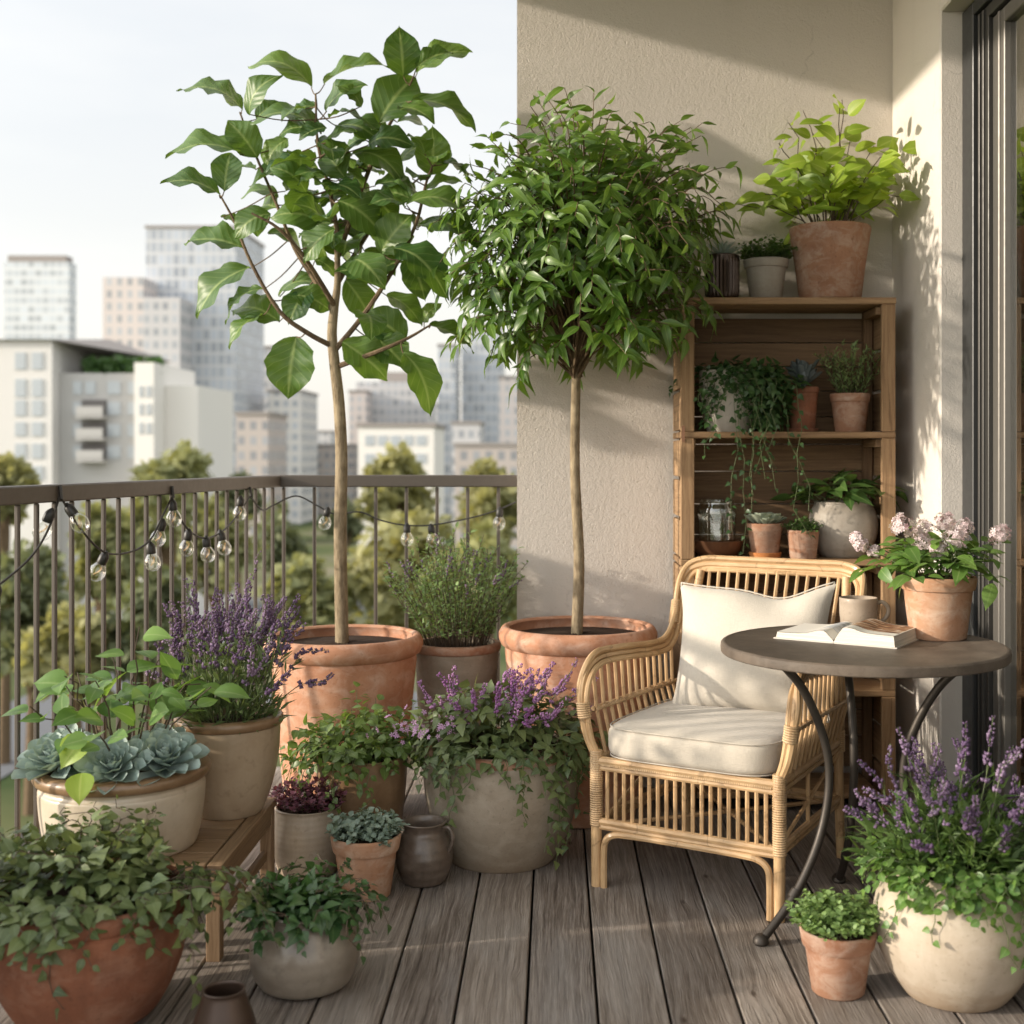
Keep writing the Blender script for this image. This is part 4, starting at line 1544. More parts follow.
# ================================================================== plants on the deck
# --- ivy in the broad red bowl
Y = 3.0
rng = np.random.default_rng(31)
t = thing('potted_ivy', 'low spreading ivy spilling over a wide red terracotta bowl at the lower left corner', 'potted plant', floor_at(88, Y))
rs, zs = pot(t, [(.12, 0), (.165, .03), (.212, .12), (.23, .2), (.232, .25), (.226, .262), (.232, .27), (.236, .29), (.233, .304)], M['terra_red'], .018, .03, smooth=5, n=72)
fo, st = Fol(rng), MB()
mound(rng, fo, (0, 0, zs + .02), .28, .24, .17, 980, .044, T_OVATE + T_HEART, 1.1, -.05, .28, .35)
for k in range(46):
    a = k * 2.39996
    o = np.array([math.cos(a), math.sin(a)])
    if o[1] > .6:
        continue
    r_ = rs * rng.uniform(.75, .98)
    vine(rng, fo, st, (o[0] * r_, o[1] * r_, zs + .05), o, rng.uniform(.07, .15), rng.uniform(.03, .12), .044, T_OVATE + T_HEART, .019, 1.05)
for px_, ln, dr in ((.75, .2, .12), (.95, .24, .2), (.55, .22, .22), (.3, .2, .06), (1.1, .27, .13)):
    o = np.array([math.cos(px_ - .95), math.sin(px_ - .95)])
    vine(rng, fo, st, (o[0] * rs, o[1] * rs, zs + .06), o, ln, dr, .042, T_HEART, .022, 1, wander=.03)
vine(rng, fo, st, (.0, -rs * .97, zs + .02), (0, -1), .03, .17, .04, T_IVY, .034)
for k in range(16):
    a = rng.random() * 6.28
    b0 = np.array([math.cos(a) * .16 * rng.random(), math.sin(a) * .13, zs + .12])
    vine(rng, fo, st, b0, (math.cos(a), math.sin(a)), .08, -.07, .036, T_SMALL, .016, .9)
finish(t, fo, 'ivy', st, 'stem_dark')

# --- ivy in the round grey glazed pot
Y = 3.18
rng = np.random.default_rng(32)
t = thing('potted_ivy', 'dark green ivy in a squat round grey brown glazed pot before the stool', 'potted plant', floor_at(305, Y))
rs, zs = pot(t, [(.085, 0), (.118, .02), (.138, .075), (.136, .12), (.118, .165), (.105, .182), (.108, .198)], M['pewter'], .012, .025, smooth=6)
fo, st = Fol(rng), MB()
mound(rng, fo, (0, 0, zs + .02), .155, .13, .085, 300, .045, T_HEART, .95, -.1, .25, .3)
for k in range(22):
    a = k * 2.39996
    o = np.array([math.cos(a), math.sin(a)])
    vine(rng, fo, st, (o[0] * rs * .9, o[1] * rs * .9, zs + .035), o, rng.uniform(.05, .12), rng.uniform(-.03, .07), .04, T_HEART, .022, .95)
vine(rng, fo, st, (rs * .9, -.02, zs + .04), (1, -.2), .15, .04, .034, T_HEART, .03)
vine(rng, fo, st, (rs * .8, -.06, zs + .04), (1, -.6), .11, .10, .036, T_HEART, .03)
for k in range(10):
    a = rng.random() * 6.28
    vine(rng, fo, st, (math.cos(a) * .06, math.sin(a) * .06, zs + .06), (math.cos(a), math.sin(a)), .05, -.05, .032, T_HEART, .02)
finish(t, fo, 'ivy_dark', st, 'stem_dark')

# --- wooden stool under the two glazed pots
SH = .26
sx0, sx1, sy0, sy1 = -1.43, -.885, 3.32, 3.98
stool = thing('plant_stool', 'low slatted teak stool carrying the two glazed pots beside the railing', 'stool', ((sx0 + sx1) / 2, (sy0 + sy1) / 2, 0))
w_, d_ = sx1 - sx0, sy1 - sy0
ns = 6
sw = (d_ - .008 * (ns - 1)) / ns
for k in range(ns):
    mb = MB()
    mb.box((-.02, -d_ / 2 + sw / 2 + k * (sw + .008), SH - .012), (w_ - .04 - .012, sw, .024))
    mb.build('slat', M['stool'], stool, bevel=.002)
for sg in (-1, 1):
    mb = MB()
    mb.box((sg * (w_ / 2 - .02) - .0, 0, SH - .012 - .0), (.04, d_, .025)) if sg > 0 else mb.box((-w_ / 2 + .01, 0, SH - .0125), (.02, d_, .023))
    mb.build('edge_board', M['stool'], stool, bevel=.002)
    for sy in (-1, 1):
        mb = MB()
        mb.box((sg * (w_ / 2 - .025), sy * (d_ / 2 - .025), (SH - .026) / 2), (.038, .038, SH - .026))
        mb.build('leg', M['stool'], stool, bevel=.002)
    mb = MB()
    mb.box((0, sg * (d_ / 2 - .018), SH - .052), (w_ - .098, .02, .05))
    mb.box((sg * (w_ / 2 - .018), 0, SH - .052), (.02, d_ - .098, .05))
    mb.build('apron', M['stool'], stool, bevel=.002)
for sg in (-1, 1):
    mb = MB()
    mb.box((sg * (w_ / 2 - .03), 0, .09), (.018, d_ - .098, .03))
    mb.build('stretcher', M['stool'], stool, bevel=.002)

# --- succulents and leafy plant in the cream bowl
Y = 3.50
rng = np.random.default_rng(33)
t = thing('succulent_planter', 'cream glazed planter with blue grey succulents and tall green leaves on the stool', 'potted plant', ((123 - CX) * Y / F, Y, SH))
rs, zs = pot(t, [(.185, 0), (.2, .006), (.213, .06), (.221, .12), (.223, .165), (.218, .174), (.215, .182), (.221, .192), (.225, .2), (.22, .222)], M['cream'], .016, .02,
             rim=collar(.220, .190, .228, .018), smooth=4, n=72, rimmat=M['brown_rim'])
for k, (x_, y_, R_) in enumerate(((-.145, -.095, .108), (.03, -.15, .10), (.145, -.09, .112), (-.06, -.09, .085), (.10, .03, .09), (-.17, .05, .08))):
    fo = Fol(rng)
    rosette(rng, fo, (x_, y_, zs + .035), R_, 44, .72, 1.4, .12, None, .55 + .15 * (k % 2), 2.2 * x_)
    fo.build('succulent_rosette', M['succ'], t)
fo, st = Fol(rng), MB()
stem_plant(rng, fo, st, zs, .12, 17, .46, .21, 5, .092, T_OVATE + T_BROAD[:2], .45, 1.05, .2, .15, .0035, .45, .03, .3)
finish(t, fo, 'green', st, 'stem_dark')
fo = Fol(rng)
fo.add(T_BROAD[1:], [(-.04, -.17, zs + .14), (-.03, -.225, zs + .055)], [(-.45, -.5, -.5), (.1, -.6, -.5)], (0, -.7, .7), [.10, .085], 1.1, [1, .8])
fo.build('young_leaves', M['lime'], t)

# --- lavender on the stool
Y = 3.82
rng = np.random.default_rng(34)
t = thing('potted_lavender', 'dense purple lavender in a tan glazed pot on the right of the stool', 'potted plant', ((229 - CX) * Y / F, Y, SH))
rs, zs = pot(t, [(.088, 0), (.1, .006), (.126, .07), (.147, .16), (.154, .25), (.153, .29)], M['tan'], .012, .02, rim=collar(.152, .268, .30, .012), smooth=5, rimmat=M['brown_rim'])
fo, fl, st = Fol(rng), Fol(rng), MB()
lavender(rng, fo, fl, st, zs, .13, 62, .54, .15, .34, .06, 12, .0135, (.02, 0))
lavender(rng, fo, fl, st, zs, .12, 10, .32, .26, .34, .05, 6, .0145, (.05, -.04))
mound(rng, fo, (0, 0, zs), .16, .15, .13, 420, .06, T_NEEDLE, 1.5, 0, .2, .3, -.4)
finish(t, fo, 'lav_leaf', st, 'stem', fl, 'lav_flower')

# --- purple leaved small plant in beige pot
Y = 4.06
rng = np.random.default_rng(35)
t = thing('potted_heather', 'low dark purple leaved plant in a beige thrown stoneware pot behind the stool', 'potted plant', floor_at(308, Y))
rs, zs = pot(t, [(.085, 0), (.095, .006), (.108, .06), (.112, .12), (.106, .18), (.104, .20), (.107, .21)], M['striped'], .01, .015, smooth=5)
fo, st = Fol(rng), MB()
stem_plant(rng, fo, st, zs, .1, 80, .115, .06, 12, .022, T_SMALL, .2, 1.0, .2, .5, .0015, .4, .0)
finish(t, fo, 'heather', st, 'stem_dark')

# --- grey green sedum in small terracotta pot
Y = 3.84
rng = np.random.default_rng(36)
t = thing('potted_sedum', 'grey green sedum dome in a small pale terracotta pot next to the brown jug', 'potted plant', floor_at(366, Y))
rs, zs = pot(t, classic(.108, .075, .185, .045), M['terra_pale'], .01, .012, smooth=0)
fo, st = Fol(rng), MB()
stem_plant(rng, fo, st, zs - .005, .1, 80, .085, .035, 12, .022, T_ROUND, .3, 1.0, .1, .3, .0015, .35, .0)
finish(t, fo, 'sedum', st, 'stem')

# --- empty jug
t = thing('stoneware_jug', 'small empty round jug of speckled dark brown glaze beside the large stone planter', 'jug', floor_at(424, 3.95))
pot(t, [(.05, 0), (.068, .01), (.088, .06), (.089, .10), (.074, .145), (.063, .165), (.064, .18), (.072, .192)], M['jug'], .008, .12, smooth=6, name='body', soil=False)
mb = MB()
mb.lathe([(.002, .06), (.07, .062)], 32, closed_bottom=False)
mb.build('inner_base', M['jug'], t)  # closes the inside of the jug in the same glaze
mb = MB()
mb.tube(catmull([(.062, -.02, .178), (.082, -.03, .18), (.094, -.035, .155), (.088, -.032, .12), (.08, -.03, .105)], 5), .006, 8)
mb.build('handle', M['jug'], t)

# --- empty vase at the lower edge of the view
t = thing('small_vase', 'small empty dark brown vase standing in front of the wide red bowl', 'vase', floor_at(224, 2.72))
pot(t, [(.06, 0), (.07, .01), (.076, .05), (.068, .11), (.052, .16), (.046, .18), (.047, .188)], M['bronze'], .006, .1, smooth=6, name='body', soil=False)

# --- vine in brown pot, mid left
Y = 4.22
rng = np.random.default_rng(37)
t = thing('potted_vine', 'bushy light green trailing vine in a brown glazed pot in front of the fig tub', 'potted plant', floor_at(362, Y))
rs, zs = pot(t, [(.10, 0), (.11, .006), (.135, .12), (.15, .26), (.152, .33), (.155, .34)], M['brown_rim'], .012, .03, smooth=5)
fo, st = Fol(rng), MB()
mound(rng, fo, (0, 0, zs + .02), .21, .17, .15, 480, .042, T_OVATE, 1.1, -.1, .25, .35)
stem_plant(rng, fo, st, zs, .1, 16, .30, .16, 12, .04, T_OVATE, .3, 1.1, .3, .1, .002, .5)
for k in range(34):
    a = k * 2.39996
    o = np.array([math.cos(a), math.sin(a)])
    if o[1] > .65:
        continue
    vine(rng, fo, st, (o[0] * rs * .9, o[1] * rs * .9, zs + .07), o, rng.uniform(.07, .15), rng.uniform(.06, .24) * (.6 if o[0] > 0 else 1), .04, T_OVATE, .019, 1.15)
finish(t, fo, 'ivy_bright', st, 'stem')

# --- large stone planter with violet flowers
Y = 4.20
rng = np.random.default_rng(38)
t = thing('flower_planter', 'large rounded stoneware planter with violet flower spikes and trailing ivy behind the brown jug', 'potted plant', floor_at(502, Y))
rs, zs = pot(t, [(.165, 0), (.178, .008), (.222, .09), (.252, .19), (.262, .28), (.256, .345), (.245, .375)], M['stone'], .018, .03,
             rim=collar(.244, .345, .382, .012), smooth=6, n=80, rimmat=M['terra_old'])
fo, fl, st = Fol(rng), Fol(rng), MB()
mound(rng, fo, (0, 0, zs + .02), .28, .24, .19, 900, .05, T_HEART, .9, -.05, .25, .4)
for k in range(40):
    a = k * 2.39996
    o = np.array([math.cos(a), math.sin(a)])
    if o[1] > .5:
        continue
    vine(rng, fo, st, (o[0] * rs * .92, o[1] * rs * .92, zs + .06), o, rng.uniform(.05, .10), rng.uniform(.05, .12), .045, T_IVY, .022, .95)
for ax, dr in ((-2.2, .14), (-2.05, .22), (-1.9, .12), (-2.7, .08), (-1.15, .2), (-1.0, .30), (-.85, .34), (-.7, .3), (-.55, .22), (-1.25, .12)):
    o = np.array([math.cos(ax), math.sin(ax)])
    vine(rng, fo, st, (o[0] * rs * .95, o[1] * rs * .95, zs + .05), o, .07, dr, .046, T_IVY, .02, 1.0, wander=.012)
lavender(rng, fo, fl, st, zs + .06, .22, 38, .33, .15, .46, .04, 4, .0135, (.04, -.02), 1.0, .65)
# a little bunch of blossom at the left
m = 60
pp = np.array([-.27, -.14, zs + .12]) + rng.normal(0, 1, (m, 3)) * np.array([.075, .05, .028])
fl.add(T_FLORET, pp, unit(rdir(rng, m) + np.array([0, -.8, .5])), UP, rng.uniform(.014, .022, m), 1.0)
finish(t, fo, 'ivy', st, 'stem', fl, 'lav_violet')

# --- rosemary at the back
Y = 4.98
rng = np.random.default_rng(39)
t = thing('potted_rosemary', 'tall bushy rosemary in a grey brown pot at the back between the two tree tubs', 'potted plant', floor_at(457, Y))
rs, zs = pot(t, [(.12, 0), (.128, .006), (.15, .25), (.164, .52), (.168, .565), (.168, .60)], M['stone'], .014, .02, rim=collar(.166, .572, .606, .01), smooth=5, rimmat=M['terra_old'])
fo, fl, st = Fol(rng), Fol(rng), MB()
for i in range(120):
    a = i * 2.39996
    u = math.sqrt((i + .5) / 120)
    o = np.array([math.cos(a), math.sin(a), 0])
    hh = .50 * (1 - .25 * rng.random()) * (1 - .38 * u * u)
    tt_ = np.linspace(0, 1, 6)[:, None]
    p = o * .12 * u + np.array([0, 0, zs]) + UP * hh * tt_ + o * .20 * u * rng.uniform(.6, 1.2) * tt_ ** 1.2 + rng.normal(0, .012, (6, 3)) * tt_
    polytube(st, p, .002, .001, 4)
    k = 24
    tq = np.linspace(.18, 1, k)
    q, d = along(p, tq)
    dd = unit(rdir(rng, k) * np.array([1, 1, .4]) + d * .7)
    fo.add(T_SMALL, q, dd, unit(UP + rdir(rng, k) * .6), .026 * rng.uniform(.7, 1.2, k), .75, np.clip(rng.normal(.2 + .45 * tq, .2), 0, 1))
    if rng.random() < .3:
        q, d = along(p, np.linspace(.85, 1, 8))
        fl.add(T_BUD, q, unit(rdir(rng, 8) + UP * .5), UP, .011, .8)
finish(t, fo, 'sage', st, 'stem_dark', fl, 'lav_flower')

# --- large cream pot with lavender at right front
Y = 3.14
rng = np.random.default_rng(40)
t = thing('potted_lavender', 'lavender with pale creeping leaves in a large rounded sand pot beside the thyme', 'potted plant', floor_at(955, Y))
rs, zs = pot(t, [(.115, 0), (.128, .008), (.165, .06), (.194, .13), (.201, .19), (.188, .25), (.165, .285), (.152, .30), (.154, .315)], M['sand'], .016, .03, smooth=6, n=80)
fo, fl, st = Fol(rng), Fol(rng), MB()
lavender(rng, fo, fl, st, zs, .13, 34, .45, .18, .32, .07, 14, .013, (-.01, 0))
lavender(rng, fo, fl, st, zs + .02, .12, 9, .28, .26, .36, .05, 6, .0145, (-.08, -.02))
mound(rng, fo, (0, 0, zs + .02), .21, .19, .17, 900, .06, T_NEEDLE, 2.2, 0, .2, .35, -.3)
finish(t, fo, 'lav_green', st, 'stem', fl, 'lav_flower')
fo, st = Fol(rng), MB()
mound(rng, fo, (0, -.03, zs), .19, .17, .12, 260, .038, T_ROUND, 1.05, -.05, .25, .5)
for k in range(42):
    a = k * 2.39996
    o = np.array([math.cos(a), math.sin(a)])
    if o[1] > .55:
        continue
    vine(rng, fo, st, (o[0] * rs * .92, o[1] * rs * .92, zs + .05), o, rng.uniform(.06, .12), rng.uniform(.0, .09), .036, T_ROUND, .02, 1.0)
for ax, dr in ((-2.55, .16), (-2.2, .13), (-1.35, .18), (-1.15, .24), (-.95, .26), (-1.6, .08), (-.6, .22)):
    o = np.array([math.cos(ax), math.sin(ax)])
    vine(rng, fo, st, (o[0] * rs * .95, o[1] * rs * .95, zs + .04), o, .08, dr, .038, T_HEART, .022, 1.0, wander=.012)
finish(t, fo, 'green', st, 'stem', names=('creeper_leaves', 'creeper_stems', ''))

# --- thyme
Y = 3.15
rng = np.random.default_rng(41)
t = thing('potted_thyme', 'bright green thyme dome in a small terracotta pot beside the foot of the round table', 'potted plant', floor_at(838, Y))
rs, zs = pot(t, classic(.096, .066, .158, .04), M['terra_old'], .009, .012, smooth=0)
fo, st = Fol(rng), MB()
stem_plant(rng, fo, st, zs - .005, .085, 110, .115, .06, 14, .017, T_ROUND, .3, 1.0, .2, .4, .001, .4, .002)
finish(t, fo, 'thyme', st, 'stem')
# ================================================================== armchair
CA = math.radians(-30)
CHX, CHY = .535, 4.02
chair = thing('rattan_armchair', 'honey coloured rattan armchair with spindle sides standing before the wooden shelf', 'armchair', (CHX, CHY, 0), CA)
W2, DF, DB = .30, -.29, .345


def offset_path(p, off):
    """parallel copy of a rail, to the side set by off(t) in x/y/z"""
    return np.asarray(p) + np.asarray(off)


# continuous rail: front post - arm - back - arm - front post
def railpath(g=0.0):
    hl = [(-W2, DF, .40), (-W2 - .03, DF - .008, .47), (-W2 - .046, DF - .012, .55), (-W2 - .05 - g * .3, DF - .006, .615 + g * .3), (-W2 - .048, DF + .022, .668 + g * .8), (-W2 - .044, DF + .08, .695 + g), (-W2 - .04, DF + .17, .697 + g),
          (-W2 - .036, DF + .32, .687 + g), (-W2 - .032, DF + .48, .676 + g), (-W2 - .030, DF + .58, .685 + g), (-W2 - .032, DF + .65, .745 + g), (-W2 - .038, DB + .07, .86 + g), (-W2 - .022, DB + .115, .925 + g), (-W2 + .04, DB + .135, .951 + g), (-W2 + .14, DB + .138, .953 + g), (0, DB + .14, .953 + g)]
    hr = [(-x, y, z) for x, y, z in hl[::-1]][1:]
    return catmull(hl + hr, 6)


mb = MB()
base_rail = railpath()
mb.tube(base_rail, .0125, 8)
r2 = railpath(.022)
mb.tube(r2[8:-8] + np.array([0, .0, .0]), .0105, 8)
r3 = base_rail.copy()
r3[:, 0] *= .945
r3[:, 2] -= .012
mb.tube(r3[2:-2], .0095, 8)
mb.build('arm_and_back_rail', M['rattan'], chair)
nP = len(base_rail)


def rail_at_y(side, y):
    """height and x of the arm rail at depth y"""
    half = base_rail[: nP // 2] if side < 0 else base_rail[nP // 2:][::-1]
    k = np.argmax(half[:, 2] > .60)
    h = half[k:]
    e = np.argmax(h[:, 1] > DB + .02)
    h = h[:e + 1]
    return np.interp(y, h[:, 1], h[:, 0]), np.interp(y, h[:, 1], h[:, 2])


# legs
for sx in (-1, 1):
    mb = MB()
    mb.tube([(sx * W2, DF, 0), (sx * W2, DF, .2), (sx * W2, DF, .405)], [.0165, .0175, .0175], 12)
    mb.build('leg', M['rattan'], chair)
    mb = MB()
    mb.tube(catmull([(sx * (W2 - .02), DB + .02, 0), (sx * (W2 - .02), DB, .2), (sx * (W2 - .02), DB, .42), (sx * (W2 - .015), DB + .05, .70), (sx * (W2 - .03), DB + .115, .93)], 4), .0155, 10)
    mb.build('leg', M['rattan'], chair)


def wrap(path, r, pitch_=.007):
    """close winding of split cane around a pole"""
    p = np.asarray(path)
    ln = np.sum(np.linalg.norm(np.diff(p, axis=0), axis=1))
    n = int(ln / pitch_) * 2 + 1
    q, _ = along(p, np.linspace(0, 1, n))
    m_ = MB()
    m_.tube(q, np.where(np.arange(n) % 2 == 0, r, r + .002), 12)
    return m_


for sx in (-1, 1):
    wrap([(sx * W2, DF, .19), (sx * W2, DF, .425)], .0195).build('cane_wrapping', M['rattan2'], chair)
    seg = base_rail[10:15] if sx < 0 else base_rail[::-1][10:15]
    wrap(seg + np.array([-sx * .007, 0, 0]), .021, .007).build('cane_wrapping', M['rattan2'], chair)
    wrap([(sx * (W2 - .02), DB, .36), (sx * (W2 - .02), DB, .43)], .0185).build('cane_wrapping', M['rattan2'], chair)
    k = 62 if sx < 0 else nP - 1 - 62
    seg = base_rail[k - 2:k + 3]
    wrap(seg, .0185, .007).build('cane_wrapping', M['rattan2'], chair)

# seat and lower rails
fx = [(-W2 + .015, DF), (W2 - .015, DF)]
mb = MB()
for z, r in ((.395, .0135), (.372, .009), (.205, .012), (.188, .009)):
    mb.tube([(-W2 + .012, DF - .002, z), (W2 - .012, DF - .002, z)], r, 8)
    mb.tube([(-W2 + .03, DB, z), (W2 - .03, DB, z)], r, 8)
    for sx in (-1, 1):
        mb.tube([(sx * (W2 - .003), DF + .016, z), (sx * (W2 - .021), DB - .014, z)], r, 8)
mb.build('seat_rails', M['rattan'], chair)
mb = MB()
for k in range(19):
    x_ = -W2 + .04 + k * (2 * W2 - .08) / 18
    mb.tube([(x_, DF - .002, .203), (x_, DF - .002, .375)], .0066, 6)
mb.build('front_spindles', M['rattan'], chair)
mb = MB()
mb.tube(catmull([(-W2 + .028, DF - .004, 0), (-W2 + .028, DF - .004, .10), (-W2 + .034, DF - .004, .145), (-W2 + .062, DF - .004, .168), (-W2 + .12, DF - .004, .174), (0, DF - .004, .1755),
                 (W2 - .12, DF - .004, .174), (W2 - .062, DF - .004, .168), (W2 - .034, DF - .004, .145), (W2 - .028, DF - .004, .10), (W2 - .028, DF - .004, 0)], 6), .0108, 8)
mb.build('front_arch', M['rattan'], chair)
mb = MB()
for sx in (-1, 1):
    xs = sx * (W2 - .012)
    mb.tube([(xs, DF + .02, .20), (xs, DB - .02, .37)], .007, 6)
    mb.tube([(xs - sx * .014, DF + .02, .37), (xs - sx * .014, DB - .02, .20)], .007, 6)
    mb.tube([(xs, 0, .2), (xs, 0, .37)], .007, 6)
mb.tube([(-W2 + .03, DF + .03, .19), (W2 - .04, DB - .03, .20)], .007, 6)
mb.tube([(W2 - .03, DF + .03, .20), (-W2 + .04, DB - .03, .212)], .007, 6)
mb.build('side_braces', M['rattan'], chair)
for sx in (-1, 1):
    mb = MB()
    for k in range(13):
        y = DF + .055 + k * (DB - DF - .075) / 12
        xr, zr_ = rail_at_y(sx, y)
        mb.tube([(sx * (W2 - .004 - .018 * (y - DF) / (DB - DF)), y, .40), ((sx * (W2 + .01) + xr) / 2, y - .004, .55), (xr - sx * .006, y - .006, zr_ - .01)], .0062, 6)
    mb.build('arm_spindles', M['rattan'], chair)
    mb = MB()
    pts = []
    for k in range(40):
        y = DF + .04 + k * (DB - DF - .05) / 39
        xr, zr_ = rail_at_y(sx, y)
        pts.append(((sx * (W2 + .006) + xr) / 2 + sx * .006 * (-1) ** k * 0, y, .545 + .002 * (k % 2)))
    a_ = np.array(pts)
    mb.tube(a_ + np.array([sx * .008, 0, 0]), np.where(np.arange(40) % 2, .0055, .008), 6)
    mb.tube(a_ + np.array([-sx * .008, 0, 0]), np.where(np.arange(40) % 2, .008, .0055), 6)
    mb.build('braided_band', M['rattan2'], chair)
mb = MB()
for k in range(14):
    x_ = -W2 + .07 + k * (2 * W2 - .14) / 13
    mb.tube([(x_ * .97, DB, .40), (x_, DB + .06, .72), (x_ * 1.05, DB + .132, .94)], .0066, 6)
mb.build('back_spindles', M['rattan'], chair)
mb = MB()
mb.tube(catmull([(-W2 - .02, DB + .10, .885), (-W2 + .0, DB + .122, .918), (-W2 + .06, DB + .13, .932), (0, DB + .132, .934), (W2 - .06, DB + .13, .932), (W2, DB + .122, .918), (W2 + .02, DB + .10, .885)], 5), .009, 8)
mb.tube([(-W2 + .02, DB + .035, .62), (W2 - .02, DB + .035, .62)], .008, 8)
mb.build('back_rails', M['rattan'], chair)
mb = MB()
mb.box((0, 0, .388), (2 * W2 - .04, DB - DF - .03, .014))
mb.build('woven_seat', M['rattan2'], chair)


def cushion_mesh(Wd, Dp, H, nx=40, ny=36, seed=1, e=6.0):
    """plump box cushion: superellipse plan, rounded edges, soft dents"""
    rg = np.random.default_rng(seed)
    k = rg.normal(size=(8, 2)) * 7
    ph = rg.random(8) * 6
    m_ = MB()
    nu, nv = 96, 26

    def f(u, v):
        th = u * 2 * math.pi
        c_, s_ = math.cos(th), math.sin(th)
        ps = -math.pi / 2 + v * math.pi
        cp = abs(math.cos(ps)) ** (.30) if abs(math.cos(ps)) > 1e-9 else 0
        spn = math.copysign(abs(math.sin(ps)) ** .42, math.sin(ps))
        rr = (abs(c_) ** e + abs(s_) ** e) ** (-1 / e)
        x, y = c_ * rr * cp, s_ * rr * cp
        wob = sum(math.sin(k[i] @ np.array([x, y]) * .6 + ph[i]) for i in range(8)) / 8
        crown = .06 * (1 - min(1, x * x)) * (1 - min(1, y * y))
        z = spn * (.5 + (crown if spn > 0 else 0)) + .035 * wob * (spn > -.5)
        return np.array([x * Wd / 2 * (1 + .012 * wob), y * Dp / 2 * (1 + .012 * wob), z * H])
    m_.grid(f, nu, nv, closed_u=True)
    return m_


cu = thing('seat_cushion', 'thick oatmeal linen seat cushion lying on the rattan armchair', 'cushion', tuple(np.array([CHX, CHY, .395]) + np.array([math.cos(CA) * 0 - math.sin(CA) * -.015, math.sin(CA) * 0 + math.cos(CA) * -.015, 0])), CA)
cushion_mesh(.575, .61, .118).build('cushion_pad', M['linen'], cu, loc=(0, 0, .062), sharp=180)
mb = MB()
th = np.linspace(0, 2 * math.pi, 90, endpoint=False)
for zz_ in (.108, .018):
    rr = (np.abs(np.cos(th)) ** 6 + np.abs(np.sin(th)) ** 6) ** (-1 / 6)
    mb.tube(np.stack([np.cos(th) * rr * .2825, np.sin(th) * rr * .30, np.full(90, zz_)], 1), .002, 6, closed=True)
mb.build('piping', M['linen'], cu)


def pillow_mesh(Wd, H, T, seed=2, chop=.03):
    rg = np.random.default_rng(seed)
    k = rg.normal(size=(10, 2)) * 3.2
    ph = rg.random(10) * 6
    m_ = MB()

    def f(side):
        def g(a, b):
            u, v = a * 2 - 1, b * 2 - 1
            pin = .10
            x = u * Wd / 2 * (1 - pin * (1 - abs(v) ** 2.2) * abs(u) ** 2)
            y = v * H / 2 * (1 - pin * (1 - abs(u) ** 2.2) * abs(v) ** 2)
            ch = math.exp(-((u - .35) / .38) ** 2) * max(0, (v + .1)) ** 1.6
            y -= chop * ch
            th_ = T / 2 * ((1 - abs(u) ** 2.6) * (1 - abs(v) ** 2.6)) ** .55
            th_ *= 1 - .40 * ch
            wob = sum(math.sin(k[i] @ np.array([u, v]) + ph[i]) for i in range(10)) / 10
            edge = (1 - u ** 4) * (1 - v ** 4)
            wr = .006 * math.sin(10 * (u * v) + 3 * v) * edge * (abs(u * v)) ** .5
            return np.array([x, side * (th_ + (.012 * wob + wr) * edge), y])
        return g
    m_.grid(f(-1), 44, 40)
    m_.grid(f(1), 44, 40)
    return m_


pl = MB()
Rz = np.array(Matrix.Rotation(CA, 3, 'Z'))
po = np.array([CHX, CHY, 0]) + Rz @ np.array([.035, .175, .705])
pw = thing('throw_pillow', 'cream linen pillow with dented top edge leaning on the back of the rattan armchair', 'pillow', tuple(po), CA + .05)
o = pillow_mesh(.55, .45, .19).build('pillow_cover', M['linen2'], pw, sharp=180)
o.rotation_euler = (math.radians(-21), math.radians(-3), 0)
mb = MB()
uu = np.concatenate([np.stack([np.linspace(-1, 1, 30), -np.ones(30)], 1), np.stack([np.ones(30), np.linspace(-1, 1, 30)], 1), np.stack([np.linspace(1, -1, 30), np.ones(30)], 1), np.stack([-np.ones(30), np.linspace(1, -1, 30)], 1)])
pp = []
for u, v in uu:
    x = u * .27 * (1 - .10 * (1 - abs(v) ** 2.2) * abs(u) ** 2)
    y = v * .23 * (1 - .10 * (1 - abs(u) ** 2.2) * abs(v) ** 2) - .03 * math.exp(-((u - .35) / .38) ** 2) * max(0, v + .1) ** 1.6
    pp.append((x, 0, y))
mb.tube(np.array(pp), .0028, 5)
s_ = mb.build('seam', M['linen'], pw, sharp=180)
s_.rotation_euler = o.rotation_euler

